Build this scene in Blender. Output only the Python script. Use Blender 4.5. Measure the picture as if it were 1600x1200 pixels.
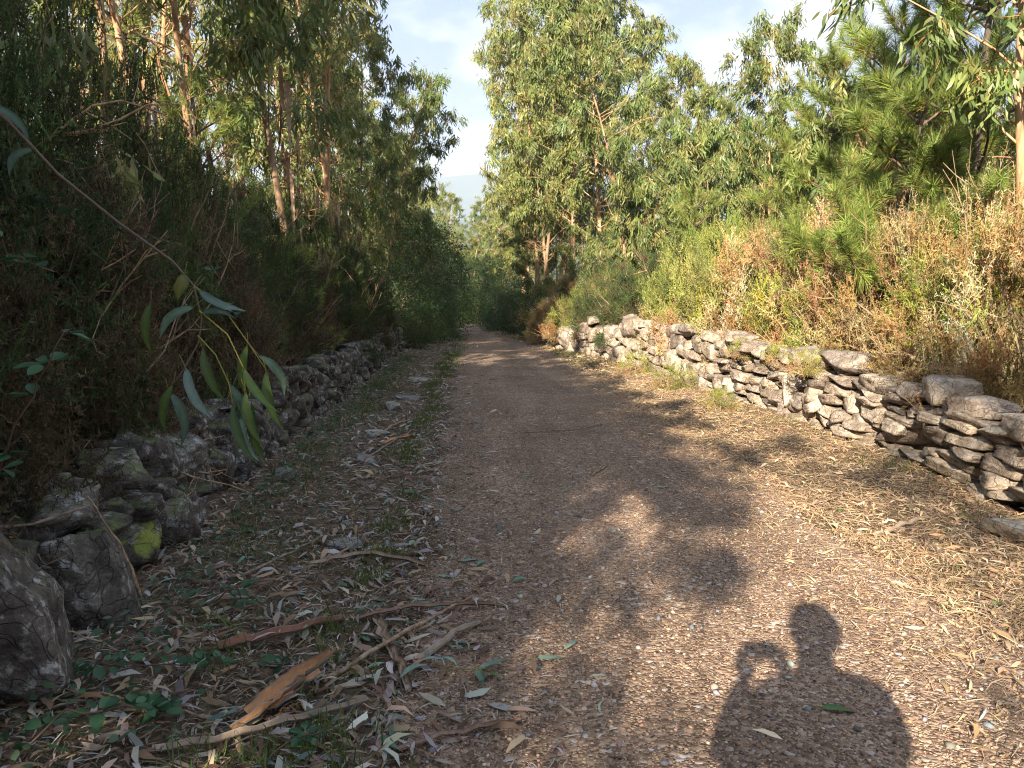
import bpy, bmesh, math, random
import numpy as np
from mathutils import Vector, Matrix, noise as mnoise

for o in list(bpy.data.objects):
    bpy.data.objects.remove(o)
S = bpy.context.scene
COL = S.collection
R = math.radians

# ------------------------------------------------------------------ camera
cam = bpy.data.cameras.new('camera')
cam.sensor_width = 36.0
cam.lens = 18.0 / (800.0 / 1256.0)
cam.clip_start = 0.01
cam.clip_end = 40000
camo = bpy.data.objects.new('camera', cam)
COL.objects.link(camo)
camo.location = (0, 0, 1.6)
camo.rotation_euler = (R(90 - 12.1), 0, R(-3.2))
S.camera = camo

# ------------------------------------------------------------------ light
SUN = Vector((0.3326, 0.8126, -0.4786)).normalized()      # the way the light travels
EXPOSURE = 1.93
SKY = 0.085
world = bpy.data.worlds.new('World')
S.world = world
world.use_nodes = True
wn = world.node_tree
wn.nodes.clear()
w_out = wn.nodes.new('ShaderNodeOutputWorld')
w_bg = wn.nodes.new('ShaderNodeBackground')
w_bg.inputs['Strength'].default_value = SKY
sky = wn.nodes.new('ShaderNodeTexSky')
sky.sky_type = 'NISHITA'
sky.sun_disc = False
sky.sun_elevation = math.asin(-SUN.z)
sky.sun_rotation = math.atan2(-SUN.x, -SUN.y)
sky.altitude = 200
sky.air_density = 1.0
sky.dust_density = 1.0
sky.ozone_density = 2.0
w_tc = wn.nodes.new('ShaderNodeTexCoord')
w_map = wn.nodes.new('ShaderNodeMapping')
w_map.inputs['Scale'].default_value = (2.2, 2.2, 4.5)
w_map.inputs['Location'].default_value = (0.35, 0.1, 0.2)
w_noise = wn.nodes.new('ShaderNodeTexNoise')
w_noise.inputs['Scale'].default_value = 1.7
w_noise.inputs['Detail'].default_value = 8
w_noise.inputs['Roughness'].default_value = 0.55
w_ramp = wn.nodes.new('ShaderNodeValToRGB')
w_ramp.color_ramp.elements[0].position = 0.24
w_ramp.color_ramp.elements[1].position = 0.44
w_noise2 = wn.nodes.new('ShaderNodeTexNoise')
w_noise2.inputs['Scale'].default_value = 3.1
w_noise2.inputs['Detail'].default_value = 5
w_cr = wn.nodes.new('ShaderNodeValToRGB')
w_cr.color_ramp.elements[0].color = (1.5, 2.0, 3.1, 1)
w_cr.color_ramp.elements[0].position = 0.47
w_cr.color_ramp.elements[1].color = (3.6, 3.7, 4.0, 1)
w_cr.color_ramp.elements[1].position = 0.63
w_mix = wn.nodes.new('ShaderNodeMix')
w_mix.data_type = 'RGBA'
L = wn.links.new
L(w_tc.outputs['Generated'], w_map.inputs['Vector'])
L(w_map.outputs[0], w_noise.inputs['Vector'])
L(w_map.outputs[0], w_noise2.inputs['Vector'])
L(w_noise.outputs['Fac'], w_ramp.inputs['Fac'])
L(w_noise2.outputs['Fac'], w_cr.inputs['Fac'])
L(w_ramp.outputs['Color'], w_mix.inputs['Factor'])
L(sky.outputs[0], w_mix.inputs['A'])
L(w_cr.outputs['Color'], w_mix.inputs['B'])
L(w_mix.outputs['Result'], w_bg.inputs['Color'])
L(w_bg.outputs[0], w_out.inputs['Surface'])

sl = bpy.data.lights.new('sun', 'SUN')
sl.energy = 5.0
sl.angle = R(0.55)
sl.color = (1.0, 0.88, 0.71)
slo = bpy.data.objects.new('sun', sl)
COL.objects.link(slo)
slo.location = (-10, -24, 14)
slo.rotation_euler = SUN.to_track_quat('-Z', 'Y').to_euler()

S.view_settings.view_transform = 'Standard'
S.view_settings.look = 'None'
S.view_settings.exposure = EXPOSURE
S.view_settings.gamma = 1.0
S.view_settings.use_curve_mapping = False
S.render.engine = 'CYCLES'
S.cycles.max_bounces = 4
S.cycles.diffuse_bounces = 2
S.cycles.glossy_bounces = 2
S.cycles.transmission_bounces = 2
S.cycles.transparent_max_bounces = 4
S.cycles.volume_bounces = 0
S.cycles.caustics_reflective = False
S.cycles.caustics_refractive = False
S.cycles.use_denoising = True
S.cycles.denoiser = 'OPENIMAGEDENOISE'
S.cycles.denoising_input_passes = 'RGB_ALBEDO_NORMAL'
S.cycles.denoising_prefilter = 'NONE'
S.render.filter_size = 1.1
S.cycles.filter_width = 1.1
S.cycles.use_adaptive_sampling = True
S.cycles.adaptive_threshold = 0.02

# ------------------------------------------------------------------ terrain functions
def sstep(a, b, x):
    t = np.clip((np.asarray(x, float) - a) / (b - a), 0, 1)
    return t * t * (3 - 2 * t)

def x_right(y):
    return np.interp(y, [-10, 3, 5, 7, 10, 14, 17, 19, 22, 24.5, 40, 80], [3.6, 3.62, 3.7, 3.98, 3.9, 3.7, 3.45, 3.1, 2.65, 2.45, 1.9, 1.7])

def x_left(y):
    return np.interp(y, [-10, 3, 5, 8, 12, 20, 40, 80], [-1.8, -1.78, -1.78, -1.9, -1.82, -1.8, -1.5, -1.4])

def x_path(y):
    return 1.08 - 0.95 * sstep(22, 46, y)

def w_path(y):
    return 1.42 - 0.75 * sstep(22, 40, y)

def gz(x, y):
    x = np.asarray(x, float); y = np.asarray(y, float)
    ye = np.where(y > 90, 90 + 160 * (1 - np.exp(-np.clip(y - 90, 0, 1e5) / 160)), y)
    ye = np.where(y < -20, -20 - 25 * (1 - np.exp(np.clip(y + 20, -1e5, 0) / 25)), ye)
    z = -0.1 * ye - 0.02 * 2.5 * np.log1p(np.exp(np.clip((ye - 23) / 2.5, -40, 60)))
    near = np.exp(-np.clip(np.abs(y - 20) - 60, 0, 1e5) / 60)
    z = z + near * (0.38 * sstep(x_right(y) + 0.2, x_right(y) + 0.9, x) + 0.34 * sstep(x_left(y) - 0.2, x_left(y) - 0.9, x))
    z = z + near * 0.06 * sstep(x_path(y) + w_path(y), x_right(y), x)
    z = z + near * 0.05 * sstep(x_path(y) - w_path(y) - 0.5, x_left(y), x)
    dp = np.abs(x - x_path(y)) / w_path(y)
    z = z + near * 0.03 * (1 - np.clip(dp, 0, 1) ** 2)
    rough = 0.35 + 0.65 * sstep(0.75, 1.15, dp)
    z = z + rough * near * (0.012 * np.sin(x * 4.1 + y * 1.3) * np.sin(y * 3.3 - x * 0.7) + 0.009 * np.sin(x * 7.9 - y * 2.2 + 1.0) * np.sin(y * 6.1 + 2.0) + 0.02 * np.sin(x * 1.1 + 2) * np.sin(y * 0.9))
    return z

def gzf(x, y):
    return float(gz(x, y))

# ------------------------------------------------------------------ mesh helpers
class MB:
    """collects triangles and per-vertex colours; build() makes one mesh datablock"""
    def __init__(self):
        self.v, self.t, self.c, self.n = [], [], [], 0
    def add(self, V, T, C=(1, 1, 1)):
        V = np.asarray(V, float).reshape(-1, 3); T = np.asarray(T, int).reshape(-1, 3)
        C = np.asarray(C, float)
        if C.ndim == 1:
            C = np.broadcast_to(C, (len(V), 3))
        self.v.append(V); self.t.append(T + self.n); self.c.append(C); self.n += len(V)
        return self
    def tube(self, pts, rad, sides=6, C=(1, 1, 1), cap=True):
        pts = np.asarray(pts, float); k = len(pts)
        rad = np.broadcast_to(np.asarray(rad, float), (k,))
        d = np.gradient(pts, axis=0); d /= np.linalg.norm(d, axis=1)[:, None] + 1e-9
        ref = np.array([0, 0, 1.0]) if abs(d[0, 2]) < 0.8 else np.array([1.0, 0, 0])
        V = []
        u = np.cross(d[0], ref); u /= np.linalg.norm(u)
        for i in range(k):
            u = u - d[i] * np.dot(u, d[i]); u /= np.linalg.norm(u) + 1e-9
            w = np.cross(d[i], u)
            a = np.arange(sides) * 2 * np.pi / sides
            V.append(pts[i] + rad[i] * (np.cos(a)[:, None] * u + np.sin(a)[:, None] * w))
        V = np.concatenate(V + [pts[:1], pts[-1:]])
        T = []
        for i in range(k - 1):
            for j in range(sides):
                a, b = i * sides + j, i * sides + (j + 1) % sides
                T += [(a, b, b + sides), (a, b + sides, a + sides)]
        if cap:
            for j in range(sides):
                T.append((k * sides, (j + 1) % sides, j))
                T.append((k * sides + 1, (k - 1) * sides + j, (k - 1) * sides + (j + 1) % sides))
        return self.add(V, T, C)
    def build(self, name, mat, smooth=False):
        V = np.concatenate(self.v) if self.v else np.zeros((0, 3)); T = np.concatenate(self.t); C = np.concatenate(self.c)
        return mesh_np(name, V, T, C, mat, smooth)

def mesh_np(name, V, T, C, mat, smooth=False):
    me = bpy.data.meshes.new(name)
    n, m = len(V), len(T)
    me.vertices.add(n); me.vertices.foreach_set('co', V.astype(np.float32).ravel())
    me.loops.add(m * 3); me.loops.foreach_set('vertex_index', T.astype(np.int32).ravel())
    me.polygons.add(m); me.polygons.foreach_set('loop_start', np.arange(0, m * 3, 3, dtype=np.int32))
    if smooth:
        me.polygons.foreach_set('use_smooth', np.ones(m, bool))
    me.update(calc_edges=True)
    if C is not None:
        at = me.color_attributes.new('Col', 'FLOAT_COLOR', 'POINT')
        c4 = np.ones((n, 4), np.float32); c4[:, :3] = C
        at.data.foreach_set('color', c4.ravel())
    me.materials.append(mat)
    return me

def norm(a):
    return a / (np.linalg.norm(a, axis=-1, keepdims=True) + 1e-9)

def leaf_geo(P, D, N, Ln, W, C, sickle=0.0, sag=0.12, fold=0.0):
    """long pointed leaves: 6 vertices and 4 triangles each, curved sideways and along"""
    n = len(P)
    Ln = np.broadcast_to(np.asarray(Ln, float), (n,))[:, None]; W = np.broadcast_to(np.asarray(W, float), (n,))[:, None]
    D = norm(D); Sd = norm(np.cross(D, N)); N = norm(np.cross(Sd, D))
    sk = np.broadcast_to(np.asarray(sickle, float), (n,))[:, None] * Ln
    sg = np.broadcast_to(np.asarray(sag, float), (n,))[:, None] * Ln
    b = P
    m1 = P + D * Ln * 0.3 + N * sg * 0.5 + Sd * sk * 0.35
    m2 = P + D * Ln * 0.68 + N * sg * 0.45 + Sd * sk * 0.3
    tip = P + D * Ln - Sd * sk * 0.5 - N * sg * 0.3
    f = N * W * np.broadcast_to(np.asarray(fold, float), (n,))[:, None]
    V = np.stack([b, m1 - Sd * W * 0.5 + f, m1 + Sd * W * 0.5 + f, m2 - Sd * W * 0.4 + f, m2 + Sd * W * 0.4 + f, tip], 1).reshape(-1, 3)
    base = (np.arange(n) * 6)[:, None, None]
    T = (base + np.array([[0, 2, 1], [1, 2, 4], [1, 4, 3], [3, 4, 5]])[None]).reshape(-1, 3)
    return V, T, np.repeat(C, 6, axis=0)

def spike_geo(P, D, Ln, W, C, rng):
    n = len(P); D = norm(D)
    Sd = norm(np.cross(D, rng.normal(size=(n, 3))))
    Ln = np.broadcast_to(np.asarray(Ln, float), (n,))[:, None]; W = np.broadcast_to(np.asarray(W, float), (n,))[:, None]
    V = np.stack([P - Sd * W * 0.5, P + Sd * W * 0.5, P + D * Ln], 1).reshape(-1, 3)
    T = np.arange(n * 3).reshape(-1, 3)
    return V, T, np.repeat(C, 3, axis=0)

def pick(rng, pal, n, jit=0.18):
    pal = np.asarray(pal, float)
    c = pal[rng.randint(0, len(pal), n)]
    return np.clip(c * (1 + jit * rng.normal(size=(n, 1))) * (1 + 0.06 * rng.normal(size=(n, 3))), 0.01, 0.9)

# ------------------------------------------------------------------ object helpers
def obj(name, me, parent=None, loc=(0, 0, 0), rot=(0, 0, 0), sc=(1, 1, 1)):
    o = bpy.data.objects.new(name, me)
    COL.objects.link(o)
    o.location = loc; o.rotation_euler = rot
    o.scale = sc if hasattr(sc, '__len__') else (sc, sc, sc)
    if parent:
        o.parent = parent
    return o

def tag(o, label=None, cat=None, group=None, kind=None):
    if label: o['label'] = label
    if cat: o['category'] = cat
    if group: o['group'] = group
    if kind: o['kind'] = kind
    return o

def thing(name, label, cat, parts, loc=(0, 0, 0), rot=(0, 0, 0), sc=1.0, group=None):
    e = obj(name, None, None, loc, rot, sc)
    e.empty_display_size = 0.2
    tag(e, label, cat, group)
    for pn, me in parts:
        if pn == 'peeling_bark':
            obj(pn, me, e.children[0])                      # hangs from the trunk
        else:
            obj(pn, me, e)
    return e

# ------------------------------------------------------------------ materials
def newmat(name):
    m = bpy.data.materials.new(name); m.use_nodes = True
    nt = m.node_tree; b = nt.nodes['Principled BSDF']
    b.inputs['Specular IOR Level'].default_value = 0.25
    return m, nt, b

def nd(nt, t, **kw):
    n = nt.nodes.new(t)
    for k, v in kw.items():
        if k in n.inputs:
            n.inputs[k].default_value = v
        else:
            setattr(n, k, v)
    return n

def ramp(nt, fac, stops):
    r = nt.nodes.new('ShaderNodeValToRGB')
    el = r.color_ramp.elements
    while len(el) < len(stops):
        el.new(0.5)
    for e, (p, c) in zip(el, stops):
        e.position = p; e.color = (*c, 1) if len(c) == 3 else c
    nt.links.new(fac, r.inputs['Fac'])
    return r.outputs['Color']

def mixc(nt, fac, a, b, mode='MIX'):
    m = nt.nodes.new('ShaderNodeMix'); m.data_type = 'RGBA'; m.blend_type = mode
    for key, v in (('Factor', fac), ('A', a), ('B', b)):
        if isinstance(v, (int, float)):
            m.inputs[key].default_value = v
        elif isinstance(v, tuple):
            m.inputs[key].default_value = (*v, 1)
        else:
            nt.links.new(v, m.inputs[key])
    return m.outputs['Result']

def bump(nt, b, height, strength=0.5, dist=0.02):
    n = nt.nodes.new('ShaderNodeBump'); n.inputs['Strength'].default_value = strength; n.inputs['Distance'].default_value = dist
    nt.links.new(height, n.inputs['Height']); nt.links.new(n.outputs[0], b.inputs['Normal'])

def coords(nt, kind='Object', scale=(1, 1, 1)):
    t = nt.nodes.new('ShaderNodeTexCoord'); mp = nt.nodes.new('ShaderNodeMapping')
    mp.inputs['Scale'].default_value = scale
    nt.links.new(t.outputs[kind], mp.inputs['Vector'])
    return mp.outputs[0]

def pos(nt):
    return nt.nodes.new('ShaderNodeNewGeometry').outputs['Position']

def tex(nt, kind, vec, out='Fac', **kw):
    n = nd(nt, kind, **kw); nt.links.new(vec, n.inputs['Vector'])
    return n.outputs[out]

def foliage(name, transl=0.35, rough=0.55, spec=0.25, vary=0.5):
    """colour comes from each leaf's own stored colour, shifted a little from plant to plant"""
    m, nt, b = newmat(name)
    at = nd(nt, 'ShaderNodeAttribute', attribute_name='Col')
    oi = nt.nodes.new('ShaderNodeObjectInfo')
    hs = nt.nodes.new('ShaderNodeHueSaturation')
    mr = nd(nt, 'ShaderNodeMapRange'); mr.inputs['To Min'].default_value = 1 - vary * 0.4; mr.inputs['To Max'].default_value = 1 + vary * 0.4
    nt.links.new(oi.outputs['Random'], mr.inputs['Value']); nt.links.new(mr.outputs[0], hs.inputs['Value'])
    mh = nd(nt, 'ShaderNodeMapRange'); mh.inputs['To Min'].default_value = 0.5 + 0.025 * vary; mh.inputs['To Max'].default_value = 0.5 - 0.025 * vary
    nt.links.new(oi.outputs['Random'], mh.inputs['Value']); nt.links.new(mh.outputs[0], hs.inputs['Hue'])
    nt.links.new(at.outputs['Color'], hs.inputs['Color'])
    nt.links.new(hs.outputs[0], b.inputs['Base Color'])
    b.inputs['Roughness'].default_value = rough; b.inputs['Specular IOR Level'].default_value = spec
    if transl > 0:
        tr = nt.nodes.new('ShaderNodeBsdfTranslucent'); mx = nt.nodes.new('ShaderNodeMixShader')
        mx.inputs[0].default_value = transl
        nt.links.new(hs.outputs[0], tr.inputs['Color'])
        out = nt.nodes['Material Output']
        nt.links.new(b.outputs[0], mx.inputs[1]); nt.links.new(tr.outputs[0], mx.inputs[2]); nt.links.new(mx.outputs[0], out.inputs['Surface'])
    return m

M = {}
M['euc_leaf'] = foliage('eucalyptus_leaf', 0.35, 0.42, 0.35)
M['pine_needle'] = foliage('pine_needle', 0.42, 0.5, 0.25)
M['gorse'] = foliage('gorse_spines', 0.4, 0.65, 0.15)
M['broadleaf'] = foliage('broad_leaf', 0.35, 0.45, 0.3)
M['litter'] = foliage('fallen_leaf', 0.12, 0.7, 0.2, 0.0)
M['grass'] = foliage('grass_blade', 0.35, 0.5, 0.2, 0.2)
M['pebble'] = foliage('pebble', 0.0, 0.75, 0.25, 0.0)
def blemish(m, sc=70):
    nt = m.node_tree; b = nt.nodes['Principled BSDF']; src = b.inputs['Base Color'].links[0].from_socket
    f = tex(nt, 'ShaderNodeTexNoise', coords(nt, 'Object'), Scale=sc, Detail=6, Roughness=0.65)
    g = tex(nt, 'ShaderNodeTexNoise', coords(nt, 'Object'), Scale=sc * 4, Detail=3)
    c = mixc(nt, 1.0, src, ramp(nt, f, [(0.3, (0.65, 0.68, 0.6)), (0.7, (1.25, 1.22, 1.25))]), 'MULTIPLY')
    c = mixc(nt, ramp(nt, g, [(0.66, (0, 0, 0)), (0.72, (0.7, 0.7, 0.7))]), c, (0.10, 0.07, 0.035))
    nt.links.new(c, b.inputs['Base Color']); bump(nt, b, f, 0.3, 0.002)
    return m
M['hero_leaf'] = blemish(foliage('blemished_leaf', 0.3, 0.45, 0.35, 0.4))
M['twig'] = foliage('dry_twig', 0.0, 0.8, 0.15, 0.4)

def bark(name, cols, sc=(6, 6, 1.2), rough=0.8):
    m, nt, b = newmat(name)
    v = coords(nt, 'Object', sc)
    f = tex(nt, 'ShaderNodeTexNoise', v, Scale=2.0, Detail=6, Roughness=0.62)
    oi = nt.nodes.new('ShaderNodeObjectInfo')
    c = ramp(nt, f, [(0.3, cols[0]), (0.46, cols[1]), (0.58, cols[2]), (0.72, cols[3])])
    c2 = mixc(nt, 1.0, c, ramp(nt, oi.outputs['Random'], [(0, (0.75, 0.75, 0.78)), (1, (1.15, 1.05, 0.95))]), 'MULTIPLY')
    at = nd(nt, 'ShaderNodeAttribute', attribute_name='Col')
    c3 = mixc(nt, 1.0, c2, at.outputs['Color'], 'MULTIPLY')
    nt.links.new(c3, b.inputs['Base Color'])
    b.inputs['Roughness'].default_value = rough
    bump(nt, b, f, 0.7, 0.02)
    return m

M['euc_bark'] = bark('eucalyptus_bark', [(0.16, 0.10, 0.06), (0.36, 0.22, 0.12), (0.42, 0.31, 0.19), (0.30, 0.28, 0.22)])
M['pine_bark'] = bark('pine_bark', [(0.03, 0.025, 0.022), (0.09, 0.07, 0.06), (0.14, 0.11, 0.09), (0.2, 0.17, 0.15)], (8, 8, 3))
M['shrub_wood'] = bark('shrub_wood', [(0.10, 0.07, 0.05), (0.2, 0.15, 0.1), (0.28, 0.22, 0.16), (0.34, 0.29, 0.23)], (9, 9, 3))
M['peeled_bark'] = bark('peeled_bark', [(0.14, 0.07, 0.04), (0.26, 0.15, 0.09), (0.36, 0.25, 0.17), (0.42, 0.36, 0.3)], (14, 3, 14))
M['stick'] = bark('stick_bark', [(0.10, 0.07, 0.05), (0.22, 0.16, 0.11), (0.32, 0.25, 0.18), (0.4, 0.34, 0.28)], (12, 12, 12))

def two_sided_bark(name, outer, inner):
    m, nt, b = newmat(name)
    v = coords(nt, 'Object', (1, 1, 1))
    f = tex(nt, 'ShaderNodeTexNoise', coords(nt, 'Object', (30, 5, 30)), Scale=1.5, Detail=5)
    at = nd(nt, 'ShaderNodeAttribute', attribute_name='Col')
    c = mixc(nt, 1.0, at.outputs['Color'], ramp(nt, f, [(0.3, (0.75, 0.72, 0.7)), (0.7, (1.12, 1.1, 1.08))]), 'MULTIPLY')
    nt.links.new(c, b.inputs['Base Color']); b.inputs['Roughness'].default_value = 0.7
    bump(nt, b, f, 0.4, 0.006)
    return m
M['bark_strip'] = two_sided_bark('curled_bark', None, None)

def stone_mat(name, cols, lichen, moss_amount, tint=(1, 1, 1)):
    m, nt, b = newmat(name)
    oi = nt.nodes.new('ShaderNodeObjectInfo')
    p = pos(nt)
    warp = tex(nt, 'ShaderNodeTexNoise', p, out='Color', Scale=2.2, Detail=3)
    big = tex(nt, 'ShaderNodeTexNoise', p, Scale=5.5, Detail=7, Roughness=0.65)
    fine = tex(nt, 'ShaderNodeTexNoise', p, Scale=55, Detail=5, Roughness=0.7)
    base = ramp(nt, big, [(0.3, cols[0]), (0.45, cols[1]), (0.58, cols[2]), (0.74, cols[3])])
    per = ramp(nt, oi.outputs['Random'], [(0.0, (0.62, 0.58, 0.58)), (0.35, (0.95, 0.86, 0.80)), (0.7, (1.12, 1.05, 0.95)), (1.0, (1.3, 1.26, 1.2))])
    c = mixc(nt, 1.0, base, per, 'MULTIPLY')
    c = mixc(nt, 0.8, c, ramp(nt, fine, [(0.3, (0.45, 0.43, 0.41)), (0.7, (1.4, 1.38, 1.35))]), 'MULTIPLY')
    lv = nd(nt, 'ShaderNodeTexVoronoi', Scale=9.0, Randomness=1.0); nt.links.new(p, lv.inputs['Vector'])
    ln = tex(nt, 'ShaderNodeTexNoise', p, Scale=16, Detail=6, Roughness=0.7)
    lmask = mixc(nt, 1.0, ramp(nt, ln, [(0.52, (0, 0, 0)), (0.60, (1, 1, 1))]), ramp(nt, big, [(0.42, (0, 0, 0)), (0.6, (1, 1, 1))]), 'MULTIPLY')
    lm = nd(nt, 'ShaderNodeMath', operation='MULTIPLY'); nt.links.new(lmask, lm.inputs[0]); lm.inputs[1].default_value = lichen
    c = mixc(nt, lm.outputs[0], c, (0.50, 0.50, 0.46))
    # moss sits on the upper sides
    g = nt.nodes.new('ShaderNodeNewGeometry'); sx = nt.nodes.new('ShaderNodeSeparateXYZ'); nt.links.new(g.outputs['Normal'], sx.inputs[0])
    mn = tex(nt, 'ShaderNodeTexNoise', p, Scale=7, Detail=6, Roughness=0.7)
    mm = nd(nt, 'ShaderNodeMath', operation='MULTIPLY'); nt.links.new(ramp(nt, sx.outputs['Z'], [(0.35, (0, 0, 0)), (0.9, (1, 1, 1))]), mm.inputs[0]); nt.links.new(ramp(nt, mn, [(0.5, (0, 0, 0)), (0.62, (1, 1, 1))]), mm.inputs[1])
    mm2 = nd(nt, 'ShaderNodeMath', operation='MULTIPLY'); nt.links.new(mm.outputs[0], mm2.inputs[0]); mm2.inputs[1].default_value = moss_amount
    c = mixc(nt, mm2.outputs[0], c, (0.12, 0.15, 0.045))
    nt.links.new(c, b.inputs['Base Color'])
    b.inputs['Roughness'].default_value = 0.85
    cr = nd(nt, 'ShaderNodeTexVoronoi', Scale=6.5, feature='DISTANCE_TO_EDGE')
    wv = nd(nt, 'ShaderNodeVectorMath', operation='ADD'); nt.links.new(p, wv.inputs[0]); nt.links.new(warp, wv.inputs[1]); nt.links.new(wv.outputs[0], cr.inputs['Vector'])
    crack = ramp(nt, cr.outputs['Distance'], [(0.0, (0, 0, 0)), (0.035, (1, 1, 1))])
    c = mixc(nt, 0.35, c, crack, 'MULTIPLY')
    nt.links.new(c, b.inputs['Base Color'])
    h = mixc(nt, 0.4, mixc(nt, 0.5, big, crack), fine)
    layer = tex(nt, 'ShaderNodeTexNoise', coords(nt, 'Object', (4, 4, 9)), Scale=2.6, Detail=6, Roughness=0.6)
    h2 = mixc(nt, 0.3, h, layer)
    bump(nt, b, h2, 0.95, 0.035)
    return m
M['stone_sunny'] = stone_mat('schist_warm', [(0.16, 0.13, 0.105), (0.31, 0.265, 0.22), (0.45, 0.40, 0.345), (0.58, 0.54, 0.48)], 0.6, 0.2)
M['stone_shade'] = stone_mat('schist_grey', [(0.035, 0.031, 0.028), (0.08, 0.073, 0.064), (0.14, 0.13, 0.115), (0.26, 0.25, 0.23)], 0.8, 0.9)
M['flat_stone'] = stone_mat('pale_flat_stone', [(0.22, 0.21, 0.2), (0.3, 0.3, 0.29), (0.4, 0.4, 0.39), (0.5, 0.5, 0.5)], 0.3, 0.1)
def lime_patch():
    m = M['stone_shade'].copy(); m.name = 'stone_with_lime_lichen'
    nt = m.node_tree; b = nt.nodes['Principled BSDF']; src = b.inputs['Base Color'].links[0].from_socket
    f = tex(nt, 'ShaderNodeTexNoise', coords(nt, 'Object', (1.3, 1.3, 1.3)), Scale=1.5, Detail=3)
    g = tex(nt, 'ShaderNodeTexNoise', coords(nt, 'Object', (6, 6, 6)), Scale=2, Detail=6, Roughness=0.7)
    lime = ramp(nt, g, [(0.3, (0.15, 0.18, 0.03)), (0.75, (0.27, 0.31, 0.06))])
    nt.links.new(mixc(nt, ramp(nt, f, [(0.48, (0, 0, 0)), (0.53, (0.9, 0.9, 0.9))]), src, lime), b.inputs['Base Color'])
    return m
M['lime_stone'] = lime_patch()

def ground_mat():
    m, nt, b = newmat('woodland_soil')
    p = pos(nt)
    big = tex(nt, 'ShaderNodeTexNoise', p, Scale=1.3, Detail=6, Roughness=0.65)
    mid = tex(nt, 'ShaderNodeTexNoise', p, Scale=14, Detail=6, Roughness=0.7)
    fine = tex(nt, 'ShaderNodeTexNoise', p, Scale=90, Detail=4, Roughness=0.7)
    c = ramp(nt, mid, [(0.28, (0.045, 0.032, 0.022)), (0.45, (0.11, 0.078, 0.05)), (0.6, (0.19, 0.135, 0.085)), (0.75, (0.26, 0.2, 0.13))])
    c = mixc(nt, 0.7, c, ramp(nt, fine, [(0.3, (0.55, 0.55, 0.55)), (0.7, (1.35, 1.3, 1.25))]), 'MULTIPLY')
    c = mixc(nt, ramp(nt, big, [(0.52, (0, 0, 0)), (0.7, (0.5, 0.5, 0.5))]), c, (0.06, 0.075, 0.03))
    sp = nt.nodes.new('ShaderNodeSeparateXYZ'); nt.links.new(p, sp.inputs[0])
    fy = nd(nt, 'ShaderNodeMapRange'); fy.inputs['From Min'].default_value = 95; fy.inputs['From Max'].default_value = 140
    nt.links.new(sp.outputs['Y'], fy.inputs['Value'])
    land = tex(nt, 'ShaderNodeTexNoise', p, Scale=0.012, Detail=8, Roughness=0.65)
    c = mixc(nt, fy.outputs[0], c, ramp(nt, land, [(0.4, (0.035, 0.06, 0.03)), (0.6, (0.09, 0.12, 0.05))]))
    nt.links.new(c, b.inputs['Base Color']); b.inputs['Roughness'].default_value = 0.95
    bump(nt, b, mixc(nt, 0.5, mid, fine), 0.9, 0.03)
    return m

def gravel_mat():
    m, nt, b = newmat('gravel')
    p = pos(nt)
    v1 = nd(nt, 'ShaderNodeTexVoronoi', Scale=95.0); nt.links.new(p, v1.inputs['Vector'])
    v2 = nd(nt, 'ShaderNodeTexVoronoi', Scale=42.0); nt.links.new(p, v2.inputs['Vector'])
    sh = nt.nodes.new('ShaderNodeSeparateColor'); nt.links.new(v1.outputs['Color'], sh.inputs[0])
    sh2 = nt.nodes.new('ShaderNodeSeparateColor'); nt.links.new(v2.outputs['Color'], sh2.inputs[0])
    c = ramp(nt, sh.outputs[0], [(0.0, (0.109, 0.077, 0.058)), (0.3, (0.218, 0.154, 0.115)), (0.6, (0.346, 0.256, 0.192)), (0.85, (0.461, 0.371, 0.288)), (1.0, (0.50, 0.42, 0.34))])
    c2 = ramp(nt, sh2.outputs[1], [(0.0, (0.154, 0.109, 0.083)), (0.5, (0.320, 0.230, 0.173)), (0.86, (0.422, 0.333, 0.256)), (1.0, (0.538, 0.525, 0.538))])
    big = tex(nt, 'ShaderNodeTexNoise', p, Scale=1.1, Detail=5, Roughness=0.6)
    pick_ = ramp(nt, sh2.outputs[0], [(0.62, (0, 0, 0)), (0.66, (1, 1, 1))])
    c = mixc(nt, pick_, c, c2)
    c = mixc(nt, 0.75, c, ramp(nt, big, [(0.3, (0.700, 0.700, 0.700)), (0.7, (1.2, 1.16, 1.12))]), 'MULTIPLY')
    streak = tex(nt, 'ShaderNodeTexNoise', p, Scale=3.4, Detail=7, Roughness=0.7)
    c = mixc(nt, ramp(nt, streak, [(0.54, (0, 0, 0)), (0.72, (0.700, 0.700, 0.700))]), c, (0.109, 0.077, 0.051))
    track = tex(nt, 'ShaderNodeTexNoise', coords(nt, 'Object', (1.5, 0.10, 1)), Scale=1.6, Detail=4, Roughness=0.55)
    c = mixc(nt, 0.9, c, ramp(nt, track, [(0.36, (0.72, 0.64, 0.56)), (0.64, (1.0, 0.92, 0.83))]), 'MULTIPLY')
    nt.links.new(c, b.inputs['Base Color']); b.inputs['Roughness'].default_value = 0.9
    h = mixc(nt, pick_, v1.outputs['Distance'], v2.outputs['Distance'])
    bump(nt, b, h, 0.9, -0.012)
    return m
M['ground'] = ground_mat()
M['gravel'] = gravel_mat()

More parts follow.
